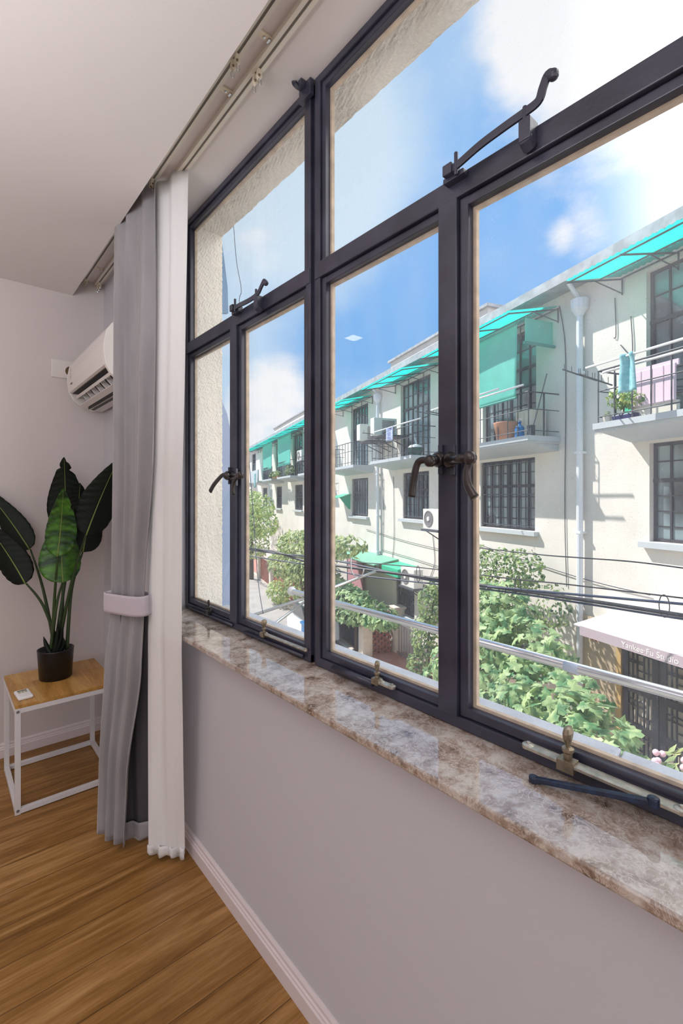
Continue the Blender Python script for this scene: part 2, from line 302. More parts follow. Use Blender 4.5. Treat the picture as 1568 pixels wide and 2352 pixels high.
# ------------------------------------------------------------------ mesh builder
class MB:
    def __init__(s, xf=None): s.v = []; s.f = []; s.xf = xf
    def add(s, vs, fs):
        o = len(s.v)
        s.v += [(s.xf(*p) if s.xf else Vector(p)) for p in vs]
        s.f += [tuple(i + o for i in f) for f in fs]; return s
    def box(s, x0, x1, y0, y1, z0, z1):
        x0, x1 = min(x0, x1), max(x0, x1); y0, y1 = min(y0, y1), max(y0, y1); z0, z1 = min(z0, z1), max(z0, z1)
        return s.add([(x0, y0, z0), (x1, y0, z0), (x1, y1, z0), (x0, y1, z0), (x0, y0, z1), (x1, y0, z1), (x1, y1, z1), (x0, y1, z1)],
                     [(0, 3, 2, 1), (4, 5, 6, 7), (0, 1, 5, 4), (1, 2, 6, 5), (2, 3, 7, 6), (3, 0, 4, 7)])
    def quad(s, a, b, c, d): return s.add([a, b, c, d], [(0, 1, 2, 3)])
    def tube(s, pts, r, n=8, cap=True, flat=None):
        pts = [Vector(p) for p in pts]; m = len(pts)
        rs = r if isinstance(r, (list, tuple)) else [r] * m
        T = []
        for i in range(m):
            a = pts[max(0, i - 1)]; b = pts[min(m - 1, i + 1)]; T.append((b - a).normalized())
        up = Vector((0, 0, 1)) if abs(T[0].z) < .9 else Vector((1, 0, 0))
        if flat is not None: up = Vector(flat[0])
        vs = []; prev = None
        for i in range(m):
            t = T[i]
            sd = t.cross(up)
            if sd.length < 1e-4: sd = prev or t.orthogonal()
            sd.normalize(); u2 = sd.cross(t).normalized(); prev = sd
            ka, kb = (flat[1], flat[2]) if flat is not None else (1, 1)
            for k in range(n):
                a = 2 * math.pi * k / n
                vs.append(pts[i] + (sd * math.cos(a) * ka + u2 * math.sin(a) * kb) * rs[i])
            if flat is None: up = u2
        fs = [(i * n + k, i * n + (k + 1) % n, (i + 1) * n + (k + 1) % n, (i + 1) * n + k) for i in range(m - 1) for k in range(n)]
        if cap: fs += [tuple(reversed(range(n))), tuple((m - 1) * n + k for k in range(n))]
        return s.add([tuple(p) for p in vs], fs)
    def bar(s, pts, w, t, wdir):
        # flat bar swept along pts: width w along wdir, thickness t across
        pts = [Vector(p) for p in pts]; wd = Vector(wdir).normalized(); vs = []; m = len(pts)
        for i in range(m):
            tg = (pts[min(m - 1, i + 1)] - pts[max(0, i - 1)]).normalized()
            nn = tg.cross(wd).normalized(); w2 = nn.cross(tg).normalized()
            for a, b in ((-1, -1), (1, -1), (1, 1), (-1, 1)): vs.append(tuple(pts[i] + w2 * (a * w / 2) + nn * (b * t / 2)))
        fs = [(i * 4 + k, i * 4 + (k + 1) % 4, i * 4 + 4 + (k + 1) % 4, i * 4 + 4 + k) for i in range(m - 1) for k in range(4)]
        fs += [(3, 2, 1, 0), tuple((m - 1) * 4 + k for k in range(4))]
        return s.add(vs, fs)
    def extrude(s, poly, d):
        d = Vector(d); n = len(poly); a = [Vector(p) for p in poly]
        return s.add([tuple(p) for p in a] + [tuple(p + d) for p in a],
                     [tuple(reversed(range(n))), tuple(range(n, 2 * n))] + [(i, (i + 1) % n, n + (i + 1) % n, n + i) for i in range(n)])
    def lathe(s, prof, c, n=24, sx=1, sy=1, axis=None):
        vs = []; c = Vector(c)
        if axis is None: ax, ay, az = Vector((1, 0, 0)), Vector((0, 1, 0)), Vector((0, 0, 1))
        else:
            az = Vector(axis).normalized(); ax = az.orthogonal().normalized(); ay = az.cross(ax)
        for r, h in prof:
            for k in range(n):
                a = 2 * math.pi * k / n
                vs.append(tuple(c + ax * (r * math.cos(a) * sx) + ay * (r * math.sin(a) * sy) + az * h))
        m = len(prof)
        fs = [(i * n + k, i * n + (k + 1) % n, (i + 1) * n + (k + 1) % n, (i + 1) * n + k) for i in range(m - 1) for k in range(n)]
        fs += [tuple(reversed(range(n))), tuple((m - 1) * n + k for k in range(n))]
        return s.add(vs, fs)
    def ball(s, c, r, n=10, sc=(1, 1, 1)):
        prof = [(max(1e-4, r * math.sin(math.pi * i / n)), -r * math.cos(math.pi * i / n) * sc[2]) for i in range(n + 1)]
        return s.lathe(prof, c, n=12, sx=sc[0], sy=sc[1])
    def grid(s, fn, nu, nv):
        vs = [tuple(fn(i / nu, j / nv)) for j in range(nv + 1) for i in range(nu + 1)]
        return s.add(vs, [(j * (nu + 1) + i, j * (nu + 1) + i + 1, (j + 1) * (nu + 1) + i + 1, (j + 1) * (nu + 1) + i) for j in range(nv) for i in range(nu)])
    def build(s, name, m, parent=None, smooth=False, bevel=0.0, solid=0.0, kind=None, sub=0, label=None, local=False):
        W = MW[parent.name] if parent else None
        vs = s.v
        if parent and not local:
            inv = W.inverted(); vs = [inv @ Vector(p) for p in s.v]
        me = bpy.data.meshes.new(name); me.from_pydata([tuple(p) for p in vs], [], s.f); me.validate(); me.update()
        if smooth:
            for p in me.polygons: p.use_smooth = True
        me.materials.append(m)
        o = bpy.data.objects.new(name, me); COL.objects.link(o)
        if parent: o.parent = parent; MW[o.name] = W
        else: MW[o.name] = Matrix.Identity(4)
        if solid: md = o.modifiers.new('thickness', 'SOLIDIFY'); md.thickness = solid; md.offset = 0
        if bevel: md = o.modifiers.new('bevel', 'BEVEL'); md.width = bevel; md.segments = 2; md.limit_method = 'ANGLE'
        if sub: md = o.modifiers.new('subdivision', 'SUBSURF'); md.levels = sub; md.render_levels = sub
        if kind: o['kind'] = kind
        if label: o['label'] = label
        return o
MW = {}
def tag(o, label, cat, group=None, kind=None):
    o['label'] = label; o['category'] = cat
    if group: o['group'] = group
    if kind: o['kind'] = kind
    return o
def thing(name, label, cat, loc=(0, 0, 0), rotz=0.0, group=None, kind=None):
    o = bpy.data.objects.new(name, None); COL.objects.link(o); o.empty_display_size = .1
    o.location = loc; o.rotation_euler = (0, 0, rotz)
    MW[o.name] = Matrix.Translation(Vector(loc)) @ Matrix.Rotation(rotz, 4, 'Z')
    return tag(o, label, cat, group, kind)
def lone(mb, name, m, label, cat, loc, rotz=0.0, group=None, **kw):
    # a thing that is one mesh: its origin stands at loc
    W = Matrix.Translation(Vector(loc)) @ Matrix.Rotation(rotz, 4, 'Z'); inv = W.inverted()
    mb.v = [inv @ Vector(p) for p in mb.v]
    o = mb.build(name, m, **kw); o.location = loc; o.rotation_euler = (0, 0, rotz); MW[o.name] = W
    return tag(o, label, cat, group)
def fthing(name, label, cat, u, off, z, group=None): return thing(name, label, cat, FW(u, off, z), ANG, group)
def FB(): return MB(xf=FW)
def dup(root, loc, label=None, group=None, rotz=None):
    r = root.copy(); COL.objects.link(r); r.location = loc
    if rotz is not None: r.rotation_euler = (0, 0, rotz)
    if label: r['label'] = label
    if group: r['group'] = group
    def rec(a, b):
        for ch in list(a.children):
            c = ch.copy(); COL.objects.link(c); c.parent = b; rec(ch, c)
    rec(root, r)
    MW[r.name] = Matrix.Translation(Vector(loc)) @ Matrix.Rotation(r.rotation_euler.z, 4, 'Z')
    return r
def struct(mb, name, m, label=None, cat=None, **kw):
    o = mb.build(name, m, **kw); o['kind'] = 'structure'
    if label: o['label'] = label; o['category'] = cat
    return o
def noise1(x, s=0): return math.sin(x * 1.7 + s) * .5 + math.sin(x * 4.3 + s * 2.1) * .3 + math.sin(x * 9.1 + s * 3.7) * .2
# ------------------------------------------------------------------ room shell
XW, XF, XO, YB, YL = 0.782, 0.90, 1.08, 3.19, 2.211      # inner wall face, window plane, outer face, back wall, left end of window
YN = -1.0                                                 # near end of the window opening
TOP = 2.745
struct(MB().box(-3.62, 0.90, -2.62, 3.32, -0.12, 0.0), 'floor', M_floor, 'golden brown wood plank floor', 'floor')
struct(MB().box(-3.62, XW, YB, YB + .12, 0, 2.9), 'wall_back', mat('painted_wall_warm', (212, 204, 202), .75, bump=.04, bscale=160), 'pale back wall behind the plant', 'wall')
struct(MB().box(-3.74, -3.62, -2.62, 3.32, 0, 2.9), 'wall_left', M_wall, 'pale wall at the far left side of the room', 'wall')
struct(MB().box(-3.62, 0.90, -2.74, -2.62, 0, 2.9), 'wall_near', M_wall, 'pale wall behind the camera', 'wall')
wr = MB()
wr.box(XW, .90, -2.62, YB + .12, 0, .88)
wr.box(XW, .96, YL + .0, YB + .12, .88, 2.9)
wr.box(XW, .96, -2.62, YN, .88, 2.9)
struct(wr, 'wall_right', M_wall, 'lilac grey wall under and beside the window', 'wall')
cl = MB()
cl.box(-3.62, 0.61, -2.62, YB, 2.633, 2.9)
cl.box(0.61, .955, -2.62, YB, TOP, 2.9)
struct(cl, 'ceiling', M_ceil, 'white ceiling with a curtain recess by the window', 'ceiling')
# outer skin of our own building, rough render, with the window reveal
ox = MB()
ROOF = 4.6
ox.box(.96, XO, -8, YN, -3.3, ROOF); ox.box(.96, XO, 2.195, 42, -3.3, ROOF)
ox.box(.96, XO, YN, 2.195, -3.3, .80); ox.box(.96, XO, YN, 2.195, 2.742, ROOF)
def rough(a, b, c):
    return (noise1(a * 31 + b * 17, c) + noise1(b * 43 - a * 23, c + 2)) * .5
ny, nx = 160, 20
ox.grid(lambda i, j: (.948 + i * (XO - .948), YN + (2.19 - YN) * j, 2.731 + .004 * rough(j * 9, i * 2, 1) - (.004 if i > .93 else 0) * rough(j * 21, i, 5)), nx, ny)
ox.grid(lambda i, j: (.948 + i * (XO - .948) + (.004 * rough(j * 13, 3, 2) if i > .9 else 0), 2.186 + .003 * rough(j * 8, i * 2, 3), .86 + (2.74 - .86) * j), nx, ny)
struct(ox, 'wall_exterior', M_stucco, 'rough cream rendered outer wall around the window', 'wall')
# the concrete ledge outside, with its crack
lg = MB()
ca, cb = .385, .36
lg.extrude([(.93, 2.19, .80), (.93, cb, .80), (1.12, ca, .80), (1.12, 2.19, .80)], (0, 0, .087))
lg.extrude([(.93, cb - .0015, .80), (.93, YN, .80), (1.12, YN, .80), (1.12, ca - .004, .80), (1.04, ca - .018, .80)], (0, 0, .085))
struct(lg, 'trim_2', M_concrete, 'blue grey concrete ledge outside the window, cracked near its right end', 'ledge', bevel=.004)
# marble sill
sl = MB(); sl.box(.708, .925, YN, 2.205, .881, .90)
struct(sl, 'trim_1', M_marble, 'polished brown marble window sill', 'sill', bevel=.004)
# baseboards
bp = [(0, 0), (.016, 0), (.016, .046), (.012, .050), (.012, .056), (.008, .060), (.008, .070), (.003, .078), (0, .078)]
b1 = MB(); b1.extrude([(XW - a, -2.6, z) for a, z in bp], (0, 2.6 + YB, 0)); struct(b1, 'baseboard_right', M_trimw, 'white moulded baseboard under the window', 'baseboard')
b2 = MB(); b2.extrude([(-3.6, YB - a, z) for a, z in bp], (3.6 + XW, 0, 0)); struct(b2, 'baseboard_back', M_trimw, 'white moulded baseboard along the back wall', 'baseboard')

# ------------------------------------------------------------------ the steel window
win = thing('window_1', 'black steel casement window with dusty panes', 'window', (XF, 1.19, .902), kind='structure')
fr = MB()
Z0, ZT0, ZT1, Z1 = .902, 2.109, 2.159, TOP - .003
MODS = [(2.211, 1.2085), (1.186, .140), (.116, -.86)]
MEET = [(1.750, 1.695), (.702, .648), (-.33, -.385)]
for (a, b) in MODS:
    fr.box(.90, .945, a - .026, a, Z0, Z1); fr.box(.90, .945, b, b + .025, Z0, Z1)
    fr.box(.9006, .944, b, a, Z0, Z0 + .026); fr.box(.9006, .944, b, a, Z1 - .024, Z1)
    fr.box(.897, .945, b + .002, a - .002, ZT0, ZT1)
for a, b in ((1.2085, 1.186), (.140, .116), (-.86, YN)): fr.box(.912, .94, b, a, Z0, Z1)
fr.build('window_frame', M_frame, win, bevel=.0025)
def pane(par, y0, y1, z0, z1):
    MB().box(.9225, .9265, y0, y1, z0, z1).build('glass_pane', M_glass, par)
    p = MB(); w = .009
    p.box(.9268, .938, y0, y0 + w, z0, z1); p.box(.9268, .938, y1 - w, y1, z0, z1); p.box(.9270, .9376, y0 + .0004, y1 - .0004, z0 + .0004, z0 + w); p.box(.9270, .9376, y0 + .0004, y1 - .0004, z1 - w, z1 - .0004)
    p.build('putty', M_putty, par)
casements = []; lights = []
for k, ((a, b), (ma, mb_)) in enumerate(zip(MODS, MEET)):
    aa, bb = a - .026, b + .025
    for side in (0, 1):
        c = MB()
        if side == 0:
            ya, yb = aa, mb_
            c.box(.907, .936, ya - .020, ya - .0015, Z0 + .0275, ZT0 - .0015)
            c.box(.897, .936, yb + .0015, ma, Z0 + .024, ZT0 + .003)
            gy0, gy1 = ma, ya - .020
        else:
            ya, yb = mb_, bb
            c.box(.907, .936, ya - .022, ya, Z0 + .0275, ZT0 - .0015); c.box(.907, .936, yb + .0015, yb + .020, Z0 + .0275, ZT0 - .0015)
            gy0, gy1 = yb + .020, ya - .022
        c.box(.9076, .9354, yb + .0022, ya - .0022, Z0 + .0281, Z0 + .048); c.box(.9076, .9354, yb + .0022, ya - .0022, ZT0 - .022, ZT0 - .0021)
        co = c.build('casement', M_frame, win, bevel=.002)
        if k == 0 and side == 1: pass
        pane(co, gy0, gy1, Z0 + .046, ZT0 - .020); casements.append(co)
    t = MB()
    t.box(.907, .936, aa - .018, aa - .0015, ZT1 + .0015, Z1 - .026); t.box(.907, .936, bb + .0015, bb + .018, ZT1 + .0015, Z1 - .026)
    t.box(.9076, .9354, bb + .0022, aa - .0022, Z1 - .044, Z1 - .0261); t.box(.9076, .9354, bb + .0022, aa - .0022, ZT1 + .0021, ZT1 + .008)
    to = t.build('top_light', M_frame, win, bevel=.002); pane(to, bb + .017, aa - .017, ZT1 + .007, Z1 - .043); lights.append(to)

def handle(par, y, z, lever):
    h = MB(); q = Vector(lever[0]); r0 = Vector((.8885, y, z))
    h.lathe([(.017, 0), (.019, .008), (.015, .014), (.012, .018)], r0, 14, axis=(-1, 0, 0))
    h.tube([r0 + Vector((-.008, 0, 0)), r0.lerp(q, .5) + Vector((-.006, 0, 0)), q], [.012, .011, .010], 10)
    h.lathe([(.012, -.007), (.014, -.003), (.014, .006), (.009, .011)], q, 12, axis=(-1, 0, 0))
    m = len(lever)
    h.tube(lever, [(.0075 + .0035 * i / (m - 1)) for i in range(m)], 10, flat=((-1, 0, 0), 1.0, .6))
    h.build('handle', M_bronze, par, smooth=True)
    s = MB(); s.box(.8885, .8985, y - .006, y + .006, z - .034, z + .034); s.build('handle_plate', M_frame, par, bevel=.001)
def bez(pts, n=8):
    out = []
    P = [Vector(pts[0])] + [Vector(p) for p in pts] + [Vector(pts[-1])]
    for i in range(1, len(P) - 2):
        for k in range(n):
            t = k / n; p0, p1, p2, p3 = P[i - 1], P[i], P[i + 1], P[i + 2]
            out.append(.5 * ((2 * p1) + (-p0 + p2) * t + (2 * p0 - 5 * p1 + 4 * p2 - p3) * t * t + (-p0 + 3 * p1 - 3 * p2 + p3) * t ** 3))
    out.append(P[-2]); return out
def onX(px, py, X):
    d = sky_dir(px, py); k = X / d.x; return Vector((X, d.y * k, EYE + d.z * k))
def lev(pts, X): return bez([onX(px, py, X if not isinstance(X, list) else X[i]) for i, (px, py) in enumerate(pts)], 6)
# pixel pairs below were turned once into metres on the plane the lever turns in
handle(casements[0], 1.742, onX(518, 1092, .87).z, lev([(521, 1093), (512, 1091), (502, 1100), (490, 1115), (483, 1128)], .845))
handle(casements[1], 1.688, onX(553, 1094, .87).z, lev([(553, 1092), (546, 1095), (538, 1105), (535, 1120), (536, 1136)], .845))
handle(casements[2], .690, onX(990, 1055, .87).z, lev([(988, 1059), (970, 1057), (958, 1066), (950, 1100), (945, 1141)], .845))
handle(casements[3], .656, onX(1078, 1052, .87).z, lev([(1080, 1052), (1076, 1064), (1071, 1085), (1075, 1115), (1090, 1143)], .845))

def top_stay(par, pts, X, peg, piv, wid):
    s = MB(); P3 = [onX(px, py, X) for px, py in pts]
    s.bar(bez(P3, 6), wid, .006, (0, .35, 1)); s.ball(P3[-1], wid * .62, 8)
    s.build('window_stay', M_frame, par, bevel=.001)
    b = MB(); q = onX(*peg, X); b.box(X - .004, .902, q.y - .012, q.y + .012, q.z - .045, q.z - .002); b.tube([q + Vector((0, 0, -.02)), q + Vector((0, 0, .022))], .005, 8); b.tube([q + Vector((.0, 0, -.04)), q + Vector((.02, 0, -.05))], .014, 8)
    b.build('stay_peg', M_frame, par, bevel=.002)
    v = MB(); q = onX(*piv, X); v.box(X - .008, .91, q.y - .012, q.y + .012, q.z - .012, q.z + .012); v.box(X + .005, .905, q.y - .035, q.y + .02, q.z - .02, q.z - .008); v.tube([q + Vector((0, -.02, -.02)), q + Vector((0, -.02, .03))], .005, 8)
    v.build('stay_pivot', M_frame, par, bevel=.002)
top_stay(lights[1], [(1020, 396), (1045, 383), (1100, 335), (1160, 290), (1205, 258), (1236, 232), (1247, 200), (1258, 172), (1270, 172)], .872, (1205, 270), (1030, 392), .017)
top_stay(lights[0], [(530, 712), (548, 702), (575, 688), (592, 674), (600, 658), (606, 646), (610, 650)], .872, (588, 678), (534, 708), .016)
# the hooked peg on the mullion head
hk = MB(); pts = [(703, 206), (694, 204), (684, 199), (677, 192), (675, 186)]
hk.bar(bez([onX(px, py, X) for (px, py), X in zip(pts, (.897, .885, .87, .856, .85))], 5), .016, .008, (0, 1, 0))
q = onX(692, 199, .872); hk.box(.865, .885, q.y - .008, q.y + .008, q.z, q.z + .02); hk.box(.885, .90, 1.19, 1.25, q.z - .03, q.z + .02)
hk.build('stay_hook', M_frame, win, bevel=.0015)

def screw(par, px, py, X, size=1.0, col=None, k=1.0):
    q = onX(px, py, X); s = MB()
    s.box(q.x - .011 * k, q.x + .009, q.y - .012 * k, q.y + .012 * k, q.z - .016 * k, q.z)
    s.lathe([(.006 * k, 0), (.006 * k, .008 * k), (.0085 * k, .011 * k), (.0085 * k, .015 * k), (.004 * k, .017 * k)], q, 10)
    s.lathe([(.0035 * k, .016 * k), (.006 * k, .02 * k), (.011 * k, .03 * k), (.012 * k, .037 * k), (.009 * k, .044 * k), (.003 * k, .046 * k)], q, 14, sx=size, sy=.5)
    s.build('thumb_screw', col or M_brass, par, smooth=False, bevel=.0012)
screw(casements[0], 479, 1402, .893, .45, M_bronze); screw(casements[1], 606, 1452, .893); screw(casements[2], 866, 1557, .893, .7); screw(casements[3], 1304, 1742, .888, 1.0, k=1.3)
def stay_bar(par, a, b, X, w, t, m=M_frame, tube=0, Xb=None):
    s = MB(); A, B = onX(*a, X), onX(*b, Xb or X)
    if tube: s.tube([A, B], tube, 10)
    else:
        s.bar([A, B], w, t, (1, 0, 0)); 
        for q in (A, B): s.lathe([(w * .5, -t * .6), (w * .5, t * .6), (.004, t * .9), (.004, t * 1.4)], q, 12)
    s.build('casement_stay', m, par, smooth=bool(tube), bevel=0 if tube else .001)
stay_bar(casements[0], (436, 1396), (534, 1436), .895, .01, .005, tube=.0055)
stay_bar(casements[1], (560, 1452), (696, 1507), .893, .016, .006, tube=.006)
stay_bar(casements[1], (612, 1457), (702, 1493), .893, .016, .005, M_worn)
stay_bar(casements[2], (765, 1534), (856, 1570), .890, .016, .006, tube=.0085)
stay_bar(casements[2], (876, 1568), (900, 1578), .890, .020, .006, M_worn)
stay_bar(casements[3], (1213, 1713), (1566, 1862), .888, .024, .006, M_worn)
# loose stay arm lying on the sill
la = MB(); A = Vector((.838, .436, .906)); B = Vector((.866, .2515, .941))
la.bar([A, A.lerp(B, .3), A.lerp(B, .31), B], .0125, .009, (1, -.25, 0)); la.lathe([(.0085, -.0055), (.0085, .0055)], A, 14)
la.lathe([(.009, -.006), (.009, .008), (.004, .010)], B, 14)
lone(la, 'stay_arm', mat('blue_black_steel', (30, 44, 70), .35, var=.5, scale=60), 'loose blue black steel stay arm lying on the marble sill', 'stay arm', (A.x, A.y, .90), bevel=.0015)

# ------------------------------------------------------------------ curtains and tracks
def lerp_rows(rows, z):
    for r0, r1 in zip(rows, rows[1:]):
        if r1[0] <= z <= r0[0]:
            t = (r0[0] - z) / (r0[0] - r1[0]); t = t * t * (3 - 2 * t) * .5 + t * .5
            return [a + (b - a) * t for a, b in zip(r0[1:], r1[1:])]
    return rows[-1][1:] if z < rows[-1][0] else rows[0][1:]
def cloth(rows, folds, nu=90, nv=110, seed=0, ztop=None, zbot=None):
    # rows: z, xl, yl, xr, yr, amplitude
    m = MB(); zt = ztop or rows[0][0]; zb = zbot if zbot is not None else rows[-1][0]
    def fn(s, t):
        z = zt + (zb - zt) * t
        xl, yl, xr, yr, amp = lerp_rows(rows, z)
        A, B = Vector((xl, yl)), Vector((xr, yr)); d = (B - A); nrm = Vector((-d.y, d.x)).normalized()
        if nrm.x > 0: nrm = -nrm
        w = s + .018 * math.sin(6 * s + 2.3 * z + seed)
        ph = 2 * math.pi * folds * w + .5 * math.sin(1.3 * z + seed)
        f = math.sin(ph) * .75 + .25 * math.sin(1.63 * ph + 1.1 + seed + .4 * z) + .3 * math.sin(.53 * ph + z * .9 + seed) + .06 * math.sin(3.7 * ph + 2 * z)
        edge = min(1, s * 9, (1 - s) * 9)
        p = A + d * s + nrm * (amp * f * (.35 + .65 * edge))
        zz = z + .006 * math.sin(ph * .5 + seed) * (t if t > .9 else 0)
        return (p.x, p.y, zz)
    m.grid(fn, nu, nv); return m
grey_rows = [(2.715, .602, 2.27, .668, 1.95, .014), (2.2, .60, 2.275, .672, 1.955, .020), (1.6, .592, 2.25, .668, 1.96, .020), (1.03, .582, 2.235, .650, 2.020, .012),
             (.94, .578, 2.235, .650, 2.025, .011), (.7, .55, 2.215, .635, 2.01, .016), (.3, .52, 2.18, .585, 2.03, .016), (.03, .508, 2.16, .565, 2.005, .016)]
cur = thing('velvet_curtain', 'grey velvet curtain tied back beside the air conditioner', 'curtain', (.63, 2.1, 0))
cloth(grey_rows, 3.0, seed=.4).build('drape', M_velvet, cur, smooth=True, solid=.003)
lin_rows = [(.945, .600, 2.20, .668, 2.03, .004), (.7, .585, 2.19, .668, 2.03, .006), (.3, .57, 2.14, .672, 2.035, .008), (.035, .565, 2.10, .675, 2.02, .010)]
cloth(lin_rows, 1.6, nu=40, nv=40, seed=2).build('lining', M_lining, cur, smooth=True, solid=.003, label='dark grey lining')
hem_rows = [(.085, .557, 2.085, .668, 2.008, .008), (.02, .560, 2.08, .672, 2.002, .011)]
cloth(hem_rows, 1.6, nu=40, nv=6, seed=2).build('hem', M_velvet, cur, smooth=True, solid=.004)
tb = MB()
cx, cy = .617, 2.12
def tie(s, t):
    a = 2 * math.pi * s; ex = Vector((.078, -.228)) * .56; ey = Vector((-.228, -.078)).normalized() * .040
    r = 1 + .02 * math.sin(3 * a); bulge = 1 + .015 * math.sin(math.pi * t)
    p = Vector((cx, cy)) + (ex * math.copysign(abs(math.cos(a)) ** .55, math.cos(a)) + ey * math.copysign(abs(math.sin(a)) ** .55, math.sin(a))) * r * bulge
    return (p.x, p.y, 0.940 + .082 * t + .006 * math.cos(a + .6))
tb.grid(tie, 56, 8); tb.build('tieback', M_tie, cur, smooth=True, solid=.005, label='pale lilac tieback band')
tb2 = MB(); tb2.grid(lambda s, t: tuple(Vector(tie(s, .5)) + (Vector(tie(s, .5)) - Vector((cx, cy, Vector(tie(s, .5)).z))) * .012 + Vector((0, 0, (t - .5) * .003))), 56, 1)
tb2.build('seam', M_tie, cur, smooth=True, solid=.001)

sheer_rows = [(2.734, .684, 2.03, .748, 1.815, .012), (2.60, .684, 2.03, .745, 1.815, .014), (2.0, .681, 2.03, .728, 1.795, .013), (1.4, .676, 2.04, .708, 1.775, .011), (.95, .672, 2.04, .693, 1.738, .007),
              (.86, .668, 2.03, .692, 1.735, .006), (.5, .652, 1.98, .708, 1.76, .005), (.03, .632, 1.915, .733, 1.802, .005)]
sh = thing('sheer_curtain', 'white sheer curtain hanging between grey curtain and window', 'curtain', (.69, 1.95, 0))
cloth(sheer_rows, 1.9, seed=1.7).build('drape', M_sheer, sh, smooth=True, solid=.001)
cloth([(.06, .629, 1.915, .730, 1.800, .010), (.022, .629, 1.915, .730, 1.800, .010)], 3.2, nu=60, nv=3, seed=1.7).build('hem', M_sheer, sh, smooth=True, solid=.004)

def track(x, label, brackets):
    t = thing('curtain_track', label, 'curtain track', (x, 1.0, TOP), group='curtain tracks in the ceiling recess')
    r = MB(); y0, y1 = -2.4, YB - .03
    prof = [(-.016, 0), (-.016, -.017), (-.004, -.017), (-.004, -.013), (-.0125, -.013), (-.0125, -.003), (.0125, -.003), (.0125, -.013), (.004, -.013), (.004, -.017), (.016, -.017), (.016, 0)]
    r.extrude([(x + a, y0, TOP + z) for a, z in prof], (0, y1 - y0, 0)); r.build('rail', M_rail, t)
    s = MB(); s.box(x - .0039, x + .0039, y0 + .01, y1 - .01, TOP - .0145, TOP - .0125); s.build('slot', M_railslot, t)
    e = MB(); e.box(x - .017, x + .017, y1 - .006, y1 + .012, TOP - .02, TOP - .001); e.build('end_cap', M_nylon, t, bevel=.002)
    return t
def glider(t, x, y):
    for dy in (.012, -.012):
        g = MB(); g.extrude([(x - .006, y + dy - .005, TOP - .016), (x - .009, y + dy - .005, TOP - .040), (x, y + dy - .005, TOP - .052), (x + .009, y + dy - .005, TOP - .040), (x + .006, y + dy - .005, TOP - .016)], (0, .01, 0))
        go = g.build('glider', M_nylon, t, bevel=.0015)
        h = MB(); h.tube([(x + .006 * math.cos(a), y + dy * 1.4, TOP - .058 + .009 * math.sin(a)) for a in [k * math.pi / 5 for k in range(10)]] + [(x + .006, y + dy * 1.4, TOP - .058)], .001, 6); h.build('hook', M_steelw, go)
        b = MB(); b.ball((x - .003, y + dy - .007, TOP - .040), .0035, 6); b.build('brass_pin', M_brass, go)
t1 = track(.668, 'cream curtain track nearer the dropped ceiling edge, carrying the grey curtain', ())
t2 = track(.742, 'cream curtain track nearer the window, carrying the sheer curtain', ())
glider(t1, .668, onX(540, 152, .668).y); glider(t2, .742, onX(590, 183, .742).y)
glider(t1, .668, onX(349, 434, .668).y); glider(t1, .668, YB - .05); glider(t2, .742, YB - .05)
for y in (onX(630, 105, .74).y, onX(540, 212, .74).y, YB - .22):
    b = MB(); b.box(.688, .742, y - .010, y + .010, TOP - .007, TOP - .0005); b.box(.686, .690, y - .012, y + .012, TOP - .011, TOP - .0005)
    bo = b.build('bracket', M_nylon, t2, bevel=.0015)
    s = MB(); s.lathe([(.0045, 0), (.004, .0025), (.001, .003)], (.706, y, TOP - .007), 12, axis=(0, 0, -1)); s.build('screw_head', M_steelw, bo)
    c = MB(); c.box(.717, .729, y - .007, y + .007, TOP - .012, TOP - .006); c.build('spring_clip', M_steelw, bo)

# ------------------------------------------------------------------ air conditioner
AY0, AY1 = 2.325, 3.125
ac = thing('air_conditioner', 'white wall mounted air conditioner with open louver half behind the grey curtain', 'air conditioner', (XW, 2.72, 1.95))
prof = [(.781, 2.255), (.70, 2.258), (.645, 2.250), (.606, 2.228), (.582, 2.190), (.570, 2.130), (.570, 2.085), (.578, 2.035)]
body = prof + [(.590, 2.035), (.640, 2.038), (.692, 1.990), (.680, 1.948), (.70, 1.943), (.75, 1.945), (.781, 1.965)]
b = MB(); b.extrude([(x + .004 if x < .78 else x, AY0 + .03, z) for x, z in body], (0, AY1 - AY0 - .042, 0)); b.build('body', M_ac, ac)
fp = MB()
fp.extrude([(x, AY0 + .031, z) for x, z in prof[1:]] + [(x + .014, AY0 + .031, z - .004) for x, z in reversed(prof[1:])], (0, AY1 - AY0 - .045, 0))
fp.build('front_panel', M_ac, ac, bevel=.002)
endp = [(x - .001, z) for x, z in prof] + [(.600, 1.995), (.640, 1.962), (.70, 1.942), (.781, 1.964)]
ec = MB(); ec.extrude([(x, AY0, z) for x, z in endp], (0, .0285, 0)); ec.build('end_cap', M_ac, ac, bevel=.004)
ec = MB(); ec.extrude([(x, AY1 - .012, z) for x, z in endp], (0, .012, 0)); ec.build('end_cap', M_ac, ac, bevel=.004)
du = MB(); du.extrude([(.598, AY0 + .031, 2.0325), (.638, AY0 + .031, 2.0355), (.6895, AY0 + .031, 1.9895), (.679, AY0 + .031, 1.951), (.677, AY0 + .031, 1.953), (.686, AY0 + .031, 1.989), (.637, AY0 + .031, 2.033), (.598, AY0 + .031, 2.030)], (0, AY1 - AY0 - .045, 0)); du.build('outlet', M_dark, ac)
for yy in [AY0 + .09 + .1 * i for i in range(7)]:
    s = MB(); s.extrude([(.618, yy, 2.024), (.640, yy, 2.030), (.684, yy, 1.990), (.660, yy, 1.976)], (0, .014, 0)); s.build('slat', M_ac, ac, bevel=.001)
md = MB(); md.bar([(.612, AY0 + .05, 2.008), (.612, AY1 - .03, 2.008)], .014, .003, (.5, 0, -.6)); md.build('louver', M_ac, ac)
